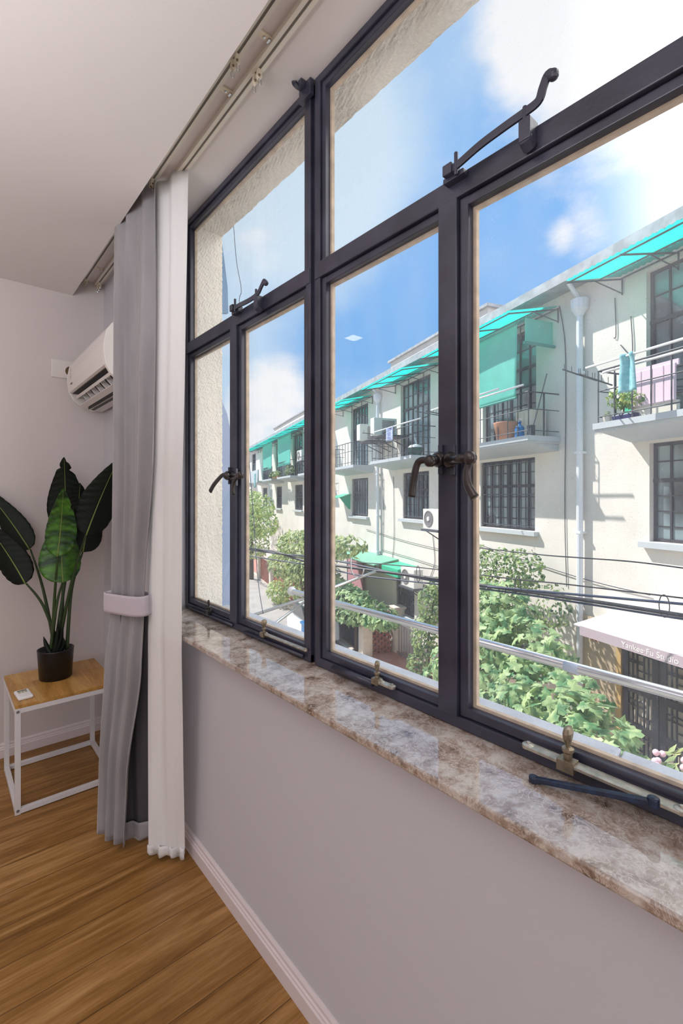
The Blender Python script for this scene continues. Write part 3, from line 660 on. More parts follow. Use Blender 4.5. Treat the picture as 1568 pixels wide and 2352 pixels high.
lo = MB(); lo.bar([(.640, AY0 + .035, 1.956), (.640, AY1 - .055, 1.956)], .034, .004, (.75, 0, -.25)); lo.build('louver', M_ac, ac, bevel=.0015)
bt = MB(); bt.box(.684, .70, AY0 + .06, AY1 - .06, 1.9405, 1.9425); bt.build('outlet_grille', M_dark, ac)
ds = MB()
for z, l in ((2.10, .016), (2.122, .010), (2.14, .012), (2.158, .006)): ds.box(.5685, .5698, AY1 - .10, AY1 - .097, z, z + l)
ds.build('indicator_marks', M_greyp, ac)
lg2 = MB(); lg2.box(.5685, .570, AY1 - .13, AY1 - .095, 2.066, 2.074); lg2.build('badge', M_greyp, ac)
# square plate with the pipe hole behind it
pl = MB(); pl.box(.50, .62, YB - .012, YB - .0005, 2.13, 2.235); pp = thing('pipe_cover_plate', 'square white pipe cover plate on the back wall behind the air conditioner', 'wall plate', (.56, YB - .006, 2.13))
pl.build('plate', M_ac, pp, bevel=.003)
ph = MB(); ph.lathe([(.030, 0), (.030, .002)], (.60, YB - .012, 2.175), 20, axis=(0, -1, 0)); ph.build('pipe_hole', mat('brown_hole', (96, 76, 52), .7), pp)
# socket on the back wall beside the table
so = thing('wall_socket', 'white wall socket low on the back wall left of the side table', 'socket', (.20, YB - .01, .44))
MB().box(.165, .25, YB - .011, YB - .0005, .445, .53).build('face_plate', M_ac, so, bevel=.004)
MB().box(.19, .20, YB - .0125, YB - .0105, .47, .485).build('slot', M_dark, so); MB().box(.215, .225, YB - .0125, YB - .0105, .47, .485).build('slot', M_dark, so)

# ------------------------------------------------------------------ side table, plant, remote
TX0, TX1, TY0, TY1, TH = .262, .690, 2.560, 3.030, .495
ta = thing('side_table', 'small side table with oak top and white metal frame', 'table', (.47, 2.8, 0))
MB().box(TX0, TX1, TY0, TY1, TH - .018, TH).build('tabletop', M_tablewood, ta, bevel=.002)
q = .022
for x in (TX0, TX1 - q):
    for y in (TY0, TY1 - q):
        lgm = MB(); lgm.box(x, x + q, y, y + q, .0, TH - .018); lo_ = lgm.build('leg', M_whitemetal, ta, bevel=.0015)
        if y == TY0:
            for z in (.018, TH - .032):
                c = MB(); c.lathe([(.007, 0), (.006, .002), (.002, .0022)], (x + q / 2, y, z), 14, axis=(0, -1, 0)); c.build('screw_cap', M_greyp, lo_)
for y in (TY0, TY1 - q):
    MB().box(TX0 + q, TX1 - q, y, y + q, TH - .018 - q, TH - .018).build('rail', M_whitemetal, ta, bevel=.0015)
    MB().box(TX0 + q, TX1 - q, y, y + q, .003, .003 + q).build('rail', M_whitemetal, ta, bevel=.0015)
for x in (TX0, TX1 - q):
    MB().box(x, x + q, TY0 + q, TY1 - q, TH - .018 - q, TH - .018).build('rail', M_whitemetal, ta, bevel=.0015)
    MB().box(x, x + q, TY0 + q, TY1 - q, .003, .003 + q).build('rail', M_whitemetal, ta, bevel=.0015)
rm = thing('remote_control', 'small white remote control lying on the oak tabletop', 'remote control', (.305, 2.66, TH), rotz=math.radians(4))
R_ = MW[rm.name]
def rl(mb): mb.v = [R_ @ Vector(p) for p in mb.v]; return mb
rl(MB().box(-.030, .030, -.055, .055, .0, .015)).build('case', M_white, rm, bevel=.006)
rl(MB().box(-.019, .019, .030, .042, .0148, .0155)).build('screen', mat('lcd_grey', (70, 72, 72), .3), rm)
bts = MB(); 
for i in range(3):
    for j in range(2): bts.box(-.018 + i * .013, -.008 + i * .013, .006 + j * .011, .013 + j * .011, .0148, .0162)
rl(bts).build('buttons', mat('olive_button', (160, 164, 130), .5), rm)

PX, PY = .465, 2.835
po = thing('potted_plant', 'artificial banana plant with dark green leaves in a black pot on the side table', 'plant', (PX, PY, TH))
pot = MB(); pot.lathe([(.070, 0), (.074, .003), (.083, .145), (.084, .150), (.079, .150), (.076, .13), (.001, .13)], (PX, PY, TH), 32); pot.build('pot', M_pot, po, smooth=True)
MB().lathe([(.074, .120), (.074, .128), (.001, .131)], (PX, PY, TH), 24).build('soil', M_soil, po, smooth=True)
def dep(px, py, d):
    v = sky_dir(px, py); f = v.x * math.sin(math.radians(40.43)) + v.y * math.cos(math.radians(40.43)); return Vector((0, 0, EYE)) + v * (d / f)
def banana_leaf(base, tip, hw, d0, d1, m, curl=.25, lean=0.0, notch=()):
    A, B = dep(*base, d0), dep(*tip, d1); ax = B - A; L = ax.length
    view = (A - Vector((0, 0, EYE))).normalized(); side = ax.cross(view).normalized(); nrm = side.cross(ax).normalized()
    side = (side * math.cos(lean) + nrm * math.sin(lean)).normalized(); nrm = side.cross(ax).normalized()
    hwm = hw / 1087 * d0
    lf = MB(); nu, nv = 14, 34
    def fn(s, t):
        w = (math.sin(math.pi * min(1, t * 1.0) ** .62) ** .75) * (1 - .15 * t) if 0 < t < 1 else 0
        x = (s - .5) * 2
        for (nt_, nsd, nd_) in notch:
            if nsd * x > 0 and abs(t - nt_) < .035: w *= 1 - nd_ * (1 - abs(t - nt_) / .035)
        bend = -L * .16 * (t - .35) ** 2 * 1.6
        rip = .004 * math.sin(t * 70 + abs(x) * 6) * abs(x)
        p = A + ax * t + side * (x * hwm * w) + nrm * (curl * abs(x) ** 1.4 * hwm * w + rip) + nrm * bend
        return p
    lf.grid(fn, nu, nv); lo = lf.build('leaf', m, po, smooth=True, solid=.0012)
    rb = MB(); rb.tube([fn(.5, t / 16 * .97) - view * .0022 for t in range(17)], [.0036 * (1 - t / 19) for t in range(17)], 6); rb.build('leaf_midrib', M_rib, lo, smooth=True)
    return A
bases = []
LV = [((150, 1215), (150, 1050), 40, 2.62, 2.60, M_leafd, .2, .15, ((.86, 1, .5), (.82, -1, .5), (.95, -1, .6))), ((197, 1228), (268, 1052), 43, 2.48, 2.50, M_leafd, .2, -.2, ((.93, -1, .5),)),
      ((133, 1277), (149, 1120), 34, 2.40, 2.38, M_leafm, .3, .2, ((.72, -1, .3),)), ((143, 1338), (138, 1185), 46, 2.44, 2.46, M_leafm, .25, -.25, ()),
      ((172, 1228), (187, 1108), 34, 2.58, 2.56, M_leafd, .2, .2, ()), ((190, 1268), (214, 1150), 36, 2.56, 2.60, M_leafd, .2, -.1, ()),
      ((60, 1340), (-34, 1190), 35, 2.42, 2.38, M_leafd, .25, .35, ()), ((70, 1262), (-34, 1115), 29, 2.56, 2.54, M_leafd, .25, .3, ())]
for a in LV: bases.append(banana_leaf(*a))
for i, b in enumerate(bases):
    rt = Vector((PX + .025 * math.cos(i * 1.1) , PY + .022 * math.sin(i * 1.1), TH + .125)); mid = rt.lerp(b, .5) + Vector((0, 0, .06))
    if i == 5: rt += Vector((.03, 0, 0))
    s = MB(); s.tube(bez([rt, mid, b], 6), [.010 - .006 * k / 12 for k in range(13)], 8); s.build('stem', M_stem, po, smooth=True)
sp = MB()
for (px, py, dx) in ((143, 1440, .012), (135, 1428, -.004), (100, 1462, -.03), (146, 1465, .03)):
    e = dep(px, py, 2.44); sp.tube(bez([Vector((PX + dx * .4 - .01, PY - .02, TH + .12)), Vector((PX + dx, PY - .02, TH + .12)).lerp(e, .5), e], 5), [.016, .016, .015, .014, .013, .012, .010, .008, .006, .003, .001], 6)
sp.build('shoots', M_leafd, po, smooth=True)
# ceiling downlights of the room (the square one shows as a reflection in the glass)
def downlight(x, y, label, p):
    t = thing('ceiling_light', label, 'ceiling light', (x, y, 2.633))
    MB().box(x - .06, x + .06, y - .06, y + .06, 2.624, 2.6325).build('frame', M_white, t, bevel=.002)
    MB().box(x - .048, x + .048, y - .048, y + .048, 2.6215, 2.6238).build('diffuser', mat('lit_diffuser', (255, 236, 214), .5, emit=9.0), t)
    l = area('downlight', (x, y, 2.615), (0, 0, -1), .10, .10, p, (1, .92, .84)); l.data.spread = math.radians(130)
downlight(-.52, 2.64, 'square ceiling light mirrored in the window glass', ROOM_E * .35)
# ------------------------------------------------------------------ the street
GZ = -3.3
gr = MB(); gr.box(1.08, 70, -25, 75, GZ - .3, GZ)
struct(gr, 'ground', M_road, 'pale asphalt street below the window', 'street')
pv = FB(); pv.box(-4, 44, 0.0, 1.35, GZ, GZ + .06)
struct(pv, 'pavement', M_paver, 'red paved strip in front of the opposite houses', 'pavement')
kb = FB(); kb.box(-4, 44, 1.35, 1.5, GZ, GZ + .10); struct(kb, 'kerb', M_kerb, 'pale kerb along the street', 'kerb')

# the long house across the street
BU0, BU1 = -3.0, 44.0
ho = fthing('apartment_building', 'long cream rendered row house with balconies across the street', 'building', 10, 0, GZ)
PIPES = [6.23, 14.4, 22.6, 30.8, 39.0]
UPPER = [(3.30, 5.08, 2.60, 4.90), (7.35, 9.0, 2.60, 4.88), (11.25, 12.95, 2.60, 4.88), (15.38, 16.97, 2.60, 4.86), (19.5, 21.2, 2.60, 4.86), (23.58, 25.34, 2.60, 4.86), (27.6, 29.4, 2.60, 4.86), (31.8, 33.5, 2.60, 4.86), (36, 37.6, 2.6, 4.86), (-.9, .9, 2.6, 4.9)]
MID = [(3.45, 5.03, .76, 2.26), (7.38, 9.08, .76, 2.24), (11.32, 12.81, .80, 2.18), (15.38, 16.88, .75, 2.15), (19.6, 21.1, .78, 2.14), (23.51, 25.0, .78, 2.12), (27.9, 29.3, .78, 2.12), (32.0, 33.4, .78, 2.12), (-.8, .8, .76, 2.26)]
GRD = [(12.12, 13.28, -2.12, -.80), (7.6, 8.8, -2.2, -.9), (16.2, 17.4, -2.2, -.9)]
holes = UPPER + MID + GRD
wl = FB(); D = -.16
us = sorted(set([BU0, BU1] + [h[0] for h in holes] + [h[1] for h in holes])); zs = sorted(set([GZ, 5.2] + [h[2] for h in holes] + [h[3] for h in holes]))
for u0, u1 in zip(us, us[1:]):
    run = None
    for z0, z1 in zip(zs, zs[1:]):
        cu, cz = (u0 + u1) / 2, (z0 + z1) / 2
        if any(h[0] < cu < h[1] and h[2] < cz < h[3] for h in holes): continue
        wl.quad((u1, 0, z0), (u0, 0, z0), (u0, 0, z1), (u1, 0, z1))
for (u0, u1, z0, z1) in holes:
    wl.quad((u0, 0, z0), (u0, D, z0), (u0, D, z1), (u0, 0, z1)); wl.quad((u1, D, z0), (u1, 0, z0), (u1, 0, z1), (u1, D, z1))
    wl.quad((u0, 0, z1), (u0, D, z1), (u1, D, z1), (u1, 0, z1)); wl.quad((u0, D, z0), (u0, 0, z0), (u1, 0, z0), (u1, D, z0))
wl.box(BU0, BU1, -6, -.35, GZ, 5.2)
wl.build('wall', M_facade, ho)
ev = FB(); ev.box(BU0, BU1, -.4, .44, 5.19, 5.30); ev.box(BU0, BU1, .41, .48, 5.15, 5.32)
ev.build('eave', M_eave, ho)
rf = FB(); rf.extrude([(BU0, .42, 5.30), (BU0, -3.2, 6.5), (BU0, -3.2, 5.30)], (BU1 - BU0, 0, 0)); rf.build('roof', mat('grey_roof', (150, 140, 136), .9, var=.2), ho)
for (u0, u1, h) in ((9.2, 14.2, 5.95), (22.6, 31.2, 6.02)):
    p = FB(); p.box(u0, u1, -.62, -.30, 5.1, h); po_ = p.build('parapet', M_facade, ho)
    c = FB(); c.box(u0 - .08, u1 + .08, -.68, -.22, h, h + .07); c.build('parapet_cap', M_eave, po_)
def house_window(u0, u1, z0, z1, nu, split, door=False, grille=False, sill=True):
    f = FB(); t = .05; o0, o1 = -.13, -.09
    f.box(u0, u0 + t, o0, o1, z0, z1); f.box(u1 - t, u1, o0, o1, z0, z1); f.box(u0, u1, o0, o1, z0, z0 + t); f.box(u0, u1, o0, o1, z1 - t, z1)
    zt = z0 + (z1 - z0) * split; f.box(u0, u1, o0, o1 + .01, zt - .03, zt + .03)
    for i in range(1, nu): u = u0 + (u1 - u0) * i / nu; w = .03 if i == nu // 2 else .014; f.box(u - w, u + w, o0, o1, z0, z1)
    nz = 4
    for j in range(1, nz): z = z0 + (zt - z0) * j / nz; f.box(u0, u1, o0 + .01, o1 - .008, z - .01, z + .01)
    z = (zt + z1) / 2; f.box(u0, u1, o0 + .01, o1 - .008, z - .01, z + .01)
    fo = f.build('balcony_door' if door else 'window', M_winframe, ho)
    FB().box(u0 + .02, u1 - .02, -.125, -.115, z0 + .02, z1 - .02).build('glazing', M_winglass, fo)
    if grille:
        g = FB(); n = max(5, int((u1 - u0) / .14))
        for i in range(n + 1): u = u0 + .03 + (u1 - u0 - .06) * i / n; g.box(u - .007, u + .007, -.05, -.036, z0 + .01, z1 - .01)
        for j in range(3): z = z0 + .08 + (z1 - z0 - .16) * j / 2; g.box(u0, u1, -.055, -.035, z - .01, z + .01)
        g.build('security_bars', M_iron, fo)
    if sill:
        s = FB(); s.box(u0 - .1, u1 + .1, -.10, .12, z0 - .09, z0 - .005); s.build('sill', M_soffit, fo)
for i, h in enumerate(UPPER): house_window(*h, 6 if h[1] < 20 else 4, .66, door=True, sill=False)
for i, h in enumerate(MID): house_window(*h, 6 if h[1] < 20 else 4, .62, grille=(i != 0))
for h in GRD: house_window(*h, 4, .7, grille=True)
for p in PIPES:
    d = FB(); d.tube([(p, .09, 4.78), (p, .09, -1.0)] if p > 10 else [(p, .09, 4.72), (p, .09, GZ + .1)], .055, 12)
    d.tube([(p, .09, 4.9), (p, .09, 4.74), (p, .09, 4.62)], [.15, .14, .06], 12)
    d.tube([(p, .35, 5.16), (p, .10, 4.92)], .04, 8)
    for z in (3.6, 2.2, .8, -.4): d.box(p - .065, p + .065, 0, .15, z, z + .04)
    d.build('drainpipe', M_pipe, ho, smooth=False)
BAL = []
for p in PIPES[:-1]:
    BAL += [(p - 3.45, p - .86), (p + .5, p + 3.35)]
BAL.append((35.6, 38.1))
BO = .78
for i, (u0, u1) in enumerate(BAL):
    s = FB()
    s.box(u0, u1, 0, BO, 2.47, 2.56); s.box(u0 + .02, u1 - .02, 0, BO - .03, 2.43, 2.47)
    s.extrude([(u0 + .05, 0, 2.43), (u0 + .05, BO - .10, 2.43), (u0 + .05, 0, 2.30)], (u1 - u0 - .1, 0, 0))
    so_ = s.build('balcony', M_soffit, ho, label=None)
    if u0 < 24:
        r = FB(); o = BO - .06; zt = 3.36
        for z in (2.66, 3.05, zt): 
            r.tube([(u0 + .05, 0, z), (u0 + .05, o, z), (u1 - .05, o, z), (u1 - .05, 0, z)], .014 if z == zt else .009, 6)
        n = int((u1 - u0) / .28)
        for k in range(n + 1): u = u0 + .05 + (u1 - u0 - .1) * k / n; r.box(u - .007, u + .007, o - .007, o + .007, 2.56, zt)
        for u in (u0 + .05, u1 - .05): r.box(u - .012, u + .012, o * .5 - .012, o * .5 + .012, 2.56, zt)
        r.build('railing', M_iron, so_)
    else:
        r = FB(); r.box(u0, u1, BO - .07, BO, 2.56, 3.3) if i % 2 else [r.box(u0 + k * .14, u0 + k * .14 + .02, BO - .07, BO - .05, 2.56, 3.3) for k in range(int((u1 - u0) / .14))]
        r.build('railing', M_soffit if i % 2 else M_iron, so_)

wc = FB()
for pts in ([(6.75, .02, 5.0), (6.62, .02, 4.3), (6.6, .02, 3.2), (6.62, .02, 1.2), (6.58, .02, -.2)], [(5.6, .02, 4.7), (5.58, .02, 4.1), (5.62, .02, 4.05)], [(5.32, .02, 4.3), (5.30, .02, 3.7), (5.5, .02, 3.9)],
            [(14.2, .02, 2.3), (14.1, .02, 1.0), (14.15, .02, -.4)], [(13.4, .02, 2.1), (13.35, .02, .2), (13.5, .02, -.6)], [(11.1, .02, .4), (11.0, .02, -.3), (11.2, .02, -.8), (10.7, .02, -1.0)],
            [(10.2, .03, .05), (12.5, .03, .12), (15.5, .03, .3)], [(9.7, .03, -.45), (12.2, .03, -.35), (14.2, .03, -.3)], [(5.0, .03, -.05), (6.4, .03, .02), (9.2, .03, .35)]):
    wc.tube(bez(pts, 6), .008, 5)
wc.build('wall_cable', M_iron, ho)
# corrugated awnings under the eave
def awning(u0, u1, label):
    t = fthing('corrugated_awning', label, 'awning', (u0 + u1) / 2, .05, 4.95, group='cyan corrugated awnings under the eave')
    m = FB(); n = int((u1 - u0) / .05)
    zi, zo, oo = 5.0, 4.74, 1.2
    m.grid(lambda s, t_: (u0 + (u1 - u0) * s, .05 + (oo - .05) * t_, zi + (zo - zi) * t_ + .012 * math.sin(s * n * math.pi)), n * 2, 3)
    m.build('sheet', M_cyan, t, solid=.003)
    f = FB()
    k = max(2, int((u1 - u0) / .8))
    for i in range(k + 1):
        u = u0 + .03 + (u1 - u0 - .06) * i / k
        f.tube([(u, .02, zi - .05), (u, oo - .02, zo - .035)], .014, 6); f.tube([(u, .02, 4.72), (u, .62, 4.82)], .010, 6); f.tube([(u, .02, 4.70), (u, .02, zi - .03)], .012, 6)
    for o in (.05, .55, oo - .04): f.tube([(u0, o, zi + (zo - zi) * o / oo - .04), (u1, o, zi + (zo - zi) * o / oo - .04)], .012, 6)
    f.build('bracket_frame', M_iron, t)
    return t
awning(1.9, 5.5, 'cyan corrugated awning above the balcony with the pink panel')
awning(6.75, 9.75, 'cyan corrugated awning above the lowered green blind and white poles')
awning(10.7, 13.3, 'cyan corrugated awning above the tall barred balcony door')
awning(14.95, 17.8, 'cyan corrugated awning just left of the second white drainpipe')
awning(19.2, 22.4, 'cyan corrugated awning farther along, left of the thick centre mullion')
awning(23.1, 26.4, 'cyan corrugated awning over the wider of the two distant blinds')
awning(27.0, 30.5, 'cyan corrugated awning over the narrower distant blind')
awning(31.5, 35.0, 'cyan corrugated awning at the far end of the row')

def blind(u0, u1, z0, z1, off, label, roll=True, grp='green roller blinds on the balconies', u0b=None):
    t = fthing('roller_blind', label, 'blind', (u0 + u1) / 2, off, z0, group=grp)
    m = FB(); m.grid(lambda s, q: (u0 + (u1 - u0) * s, off + .03 * math.sin(q * 2 + s * 3) * q, z1 + (z0 - z1) * q), 16, 16)
    m.build('cloth', M_cyanblind, t, smooth=True, solid=.004)
    b = FB(); b.tube([(u0, off, z1), (u1, off, z1)], .03, 8); b.tube([(u0, off + .02, z0), (u1, off + .02, z0)], .022, 8); b.build('roller', mat('teal_roller', (50, 150, 140), .6), t)
blind(6.98, 8.15, 3.28, 4.66, .80, 'big lowered green blind on the balcony behind the white poles')
blind(8.22, 9.3, 4.02, 4.66, .80, 'half raised green blind beside the steel window mullion')
bs = fthing('roller_blind', 'short green blind at the side end of the balcony, seen from its face', 'blind', 6.86, .4, 4.3, group='green roller blinds on the balconies')
FB().box(6.85, 6.87, .08, .72, 4.28, 4.72).build('cloth', M_cyanblind, bs); FB().tube([(6.86, .02, 4.27), (6.86, .75, 4.27)], .03, 8).build('roller', mat('teal_roller', (50, 150, 140), .6), bs)
blind(23.2, 26.0, 3.15, 4.7, .72, 'wide green blind on the distant balcony left of the thick mullion')
blind(27.4, 30.0, 3.15, 4.72, .72, 'narrower green blind left of the wide one on the distant balcony')

# drying poles on the opposite balconies
def poles(us, off, z, label, hold=True):
    t = fthing('drying_pole', label, 'drying pole', us[1], off, z, group='white drying poles on the opposite balconies')
    p = FB()
    p.tube([(us[0], off, z), (us[1], off, z)], .018, 8); p.build('pole', M_white, t, smooth=True)
    a = FB(); a.tube([(us[1] + .35, off - .62, z - .05), (us[1] + .1, off + .35, z - .03)], .012, 6)
    for k in range(5): a.tube([(us[1] + .32 - .05 * k, off - .5 + .2 * k, z - .04), (us[1] + .32 - .05 * k, off - .5 + .2 * k, z + .06)], .005, 5)
    a.build('arm', M_iron, t)
    return t
poles((1.5, 5.25), 1.05, 3.36, 'long white drying pole with the teal cloth on it')
poles((1.5, 5.05), .95, 3.25, 'white drying pole just below the one with the teal cloth')
poles((6.55, 9.1), 1.05, 3.40, 'white drying pole in front of the big green blind, the lower one')
poles((6.95, 9.2), 1.25, 3.40, 'white drying pole in front of the big green blind, the upper one')
poles((10.0, 12.6), 1.05, 3.36, 'white drying pole beside the printed cloth on the middle balcony')
tw = FB(); tw.grid(lambda s, q: (4.68 - .2 * s + (.05 * (s - .5)) * q * -1.6, 1.05 + .03 * math.sin(s * 9) + (.022 if q < .1 else 0), 3.385 - .52 * q), 16, 14)
lone(tw, 'towel', M_towel, 'teal cloth hanging from the long white pole across the street', 'towel', FW(4.6, 1.05, 2.86), ANG, smooth=True, solid=.012)
sh2 = FB(); sh2.grid(lambda s, q: (11.85 - .45 * s, 1.05 + .03 * math.sin(s * 8), 3.37 - .38 * q), 12, 8)
lone(sh2, 'printed_cloth', M_shirt, 'small blue and white printed cloth pegged on the middle balcony', 'cloth', FW(11.6, 1.05, 3.0), ANG, smooth=True, solid=.012)
sc = FB(); sc.grid(lambda s, q: (31.6 - .5 * s, .95 + .03 * math.sin(s * 8), 3.05 - .95 * q), 8, 8)
lone(sc, 'hanging_cloth', M_towel, 'pale teal cloth hanging at the far end balcony', 'cloth', FW(31.3, .95, 2.1), ANG, smooth=True, solid=.012)

# air conditioner outdoor units
def outdoor(u, off, z, label, face=0):
    t = fthing('outdoor_unit', label, 'air conditioner unit', u, off, z, group='outdoor air conditioner units across the street')
    if face == 0:
        FB().box(u - .38, u + .38, off - .15, off + .13, z, z + .52).build('case', M_acout, t, bevel=.015)
        g = FB(); g.lathe([(.20, 0), (.21, .012), (.19, .016), (.17, .006), (.001, .006)], (u + .1, off + .13, z + .27), 24, axis=(0, 1, 0)); g.build('fan_grille', M_greyp, t)
        for k in range(6): pass
        h = FB(); h.lathe([(.06, 0), (.055, .02)], (u + .1, off + .136, z + .27), 16, axis=(0, 1, 0)); h.build('fan_hub', M_acout, t)
    else:
        FB().box(u - .15, u + .13, off - .38, off + .38, z, z + .52).build('case', M_acout, t, bevel=.015)
        g = FB()
        for k in range(9): g.box(u - .16, u - .15, off - .30, off + .12, z + .06 + k * .045, z + .085 + k * .045)
        g.build('fan_grille', M_greyp, t)
    br = FB(); br.box(u - .4, u + .4, 0, off + .18, z - .05, z - .002); br.tube([(u - .3, .0, z - .35), (u - .3, off + .1, z - .04)], .015, 6); br.tube([(u + .3, .0, z - .35), (u + .3, off + .1, z - .04)], .015, 6)
    br.build('bracket', M_iron, t)
outdoor(12.9, .62, 3.30, 'outdoor unit on the bracket right of the second white drainpipe', 1)
outdoor(13.95, .62, 3.26, 'outdoor unit just left of the other one, in front of the second drainpipe', 1)
outdoor(10.35, .42, .62, 'outdoor unit with round fan below the middle floor window by the handle')
outdoor(11.6, .40, -1.05, 'outdoor unit under the small green hood on the ground floor')
outdoor(22.0, .5, 3.2, 'distant outdoor unit near the third drainpipe')

# things on the nearest balconies
pp2 = fthing('panel_screen', 'pale pink panel screen leaning inside the right balcony railing', 'screen', 4.55, .55, 2.57)
for k in range(4): FB().box(4.28 + .16 * k, 4.28 + .16 * k + .15, .52, .55, 2.74, 3.24).build('panel', M_pink, pp2, bevel=.006)
FB().box(4.25, 4.93, .50, .53, 3.21, 3.29).build('top_strip', M_pink, pp2); FB().box(4.25, 4.93, .50, .53, 2.57, 2.74).build('base_strip', M_cream, pp2)
lone(FB().box(4.95, 5.34, .12, .14, 2.70, 3.22), 'green_mesh', M_greenbox, 'small green mesh sheet behind the balcony bush', 'mesh', FW(5.1, .13, 2.7), ANG)
FOL = {}
def leaves(mb, ells, n, size, kind, bias=.35, fold=.12):
    for _ in range(n):
        e = random.choices(ells, [x[3] * x[5] * x[4] for x in ells])[0]
        while True:
            a = Vector((random.uniform(-1, 1), random.uniform(-1, 1), random.uniform(-1, 1)))
            if .05 < a.length < 1: break
        r = a.normalized() * (a.length ** .45)
        p = Vector((e[0] + r.x * e[3], e[1] + r.y * e[4], e[2] + r.z * e[5]))
        # lie roughly along the crown surface
        nrm = (Vector((r.x / e[3], r.y / e[4], r.z / e[5])).normalized() * .6 + Vector((0, .25, bias)) + Vector((random.gauss(0, .35), random.gauss(0, .35), random.gauss(0, .3)))).normalized()
        ax = nrm.cross(Vector((random.gauss(0, 1), random.gauss(0, 1), random.gauss(0, .4)))).normalized(); sd = nrm.cross(ax)
        s = size * random.uniform(.65, 1.25)
        if kind == 'fig':
            outl = [(0, 0), (.30, -.10), (.52, .10), (.34, .30), (.56, .62), (.22, .58), (0, 1.05), (-.22, .58), (-.56, .62), (-.34, .30), (-.52, .10), (-.30, -.10)]
            vs = [p + nrm * (.06 * s)] + [p + sd * (x * s) + ax * ((y - .4) * s) - nrm * (fold * s * abs(x)) for x, y in outl]
            m = len(outl); mb.add([tuple(v) for v in vs], [(0, 1 + i, 1 + (i + 1) % m) for i in range(m)])
        else:
            w = .22 if kind == 'long' else .36
            vs = [p - ax * (.5 * s), p + sd * (w * s) - nrm * (.05 * s), p + ax * (.5 * s), p - sd * (w * s) - nrm * (.05 * s), p]
            mb.add([tuple(v) for v in vs], [(0, 1, 4), (1, 2, 4), (2, 3, 4), (3, 0, 4)])
def tree(name, label, cat, ells, n, size, kind, m, trunk, group=None, r=.06):
    base = trunk[0][0]
    t = fthing(name, label, cat, *base, group=group)
    f = FB(); leaves(f, ells, n, size, kind); f.build('foliage', m, t, smooth=False)
    w = FB()
    for path in trunk:
        k = len(path); w.tube(path, [r * (1 - .6 * i / max(1, k - 1)) for i in range(k)], 7)
    w.build('trunk' if r > .02 else 'stems', M_trunk, t, smooth=True)
    return t
b_ = fthing('potted_bush', 'leafy potted bush on the right balcony next to the pink panel', 'plant', 5.05, .55, 2.57)
f = FB(); leaves(f, [(5.12, .52, 2.92, .20, .16, .17), (4.9, .55, 2.86, .2, .16, .13)], 420, .06, 'oval'); f.build('foliage', M_fea, b_)
w = FB(); w.tube([(5.05, .55, 2.6), (5.0, .55, 2.9)], .012, 6); w.build('stems', M_trunk, b_)
FB().box(4.80, 5.14, .50, .66, 2.562, 2.66).build('trough', M_navy, b_, bevel=.02)
pt = fthing('flower_pot', 'small pale flower pot left of the navy trough on the right balcony', 'pot', 5.26, .6, 2.562); FB().lathe([(.05, 0), (.065, .1), (.055, .1), (.001, .08)], (5.26, .6, 2.562), 16).build('pot', M_cream, pt)
f = FB(); leaves(f, [(5.26, .6, 2.70, .05, .05, .05)], 30, .04, 'oval'); f.build('foliage', M_sml, pt)
bx = fthing('storage_box', 'tan tub on the balcony below the big green blind', 'tub', 7.62, .5, 2.562); FB().lathe([(.20, 0), (.26, .34), (.27, .36), (.24, .35), (.001, .1)], (7.62, .48, 2.562), 20).build('tub', M_orange, bx, smooth=True)
bo = fthing('water_bottle', 'blue plastic water bottle at the balcony corner', 'bottle', 7.12, .62, 2.562); FB().lathe([(.08, 0), (.09, .03), (.085, .10), (.09, .17), (.07, .21), (.03, .24), (.03, .28), (.034, .28), (.034, .31), (.001, .312)], (7.12, .62, 2.562), 18).build('body', M_blue, bo, smooth=True)
FB().tube([(7.06, .62, 2.9), (7.12, .62, 2.92), (7.18, .62, 2.9)], .008, 6).build('handle', M_white, bo)
cb_ = fthing('cream_cabinet', 'cream cabinet on the balcony beside the tan tub', 'cabinet', 7.2, .25, 2.562); FB().box(7.0, 7.5, .08, .38, 2.562, 3.12).build('body', M_cream, cb_, bevel=.015); FB().box(7.02, 7.24, .38, .39, 2.6, 3.08).build('door', M_cream, cb_); FB().box(7.26, 7.48, .38, .39, 2.6, 3.08).build('door', M_cream, cb_)
mo = fthing('broom', 'long handled broom leaning at the end of the balcony', 'broom', 6.92, .3, 2.562); FB().tube([(6.95, .5, 2.6), (6.87, .2, 3.75)], .012, 6).build('stick', M_greyp, mo); FB().box(6.90, 7.0, .45, .55, 2.562, 2.78).build('bristles', M_iron, mo)
bk = fthing('pot_plants', 'low row of plants along the distant balcony floor', 'plants', 27.2, .6, 2.56); f = FB(); leaves(f, [(27.0, .66, 2.78, 1.3, .14, .2)], 260, .14, 'oval'); f.build('foliage', M_sml, bk, kind='stuff'); FB().box(26.0, 28.2, .5, .7, 2.56, 2.68).build('trough', M_orange, bk)
bk2 = fthing('pot_plants', 'jumble of grey green plants on the balcony left of the thick mullion', 'plants', 23.8, .6, 2.56); f = FB(); leaves(f, [(23.9, .62, 2.85, .8, .16, .35)], 260, .12, 'oval'); f.build('foliage', M_sml, bk2, kind='stuff'); FB().box(23.3, 24.5, .5, .7, 2.56, 2.68).build('trough', M_iron, bk2)
wb = fthing('water_basin', 'green bucket under a white cap on the middle balcony floor', 'bucket', 11.2, .5, 2.562); FB().lathe([(.16, 0), (.2, .22), (.001, .23)], (11.2, .5, 2.562), 18).build('bucket', mat('dark_green_plastic', (40, 90, 84), .5), wb); FB().lathe([(.2, .22), (.16, .28), (.001, .32)], (11.2, .5, 2.562), 18).build('cap', M_white, wb)

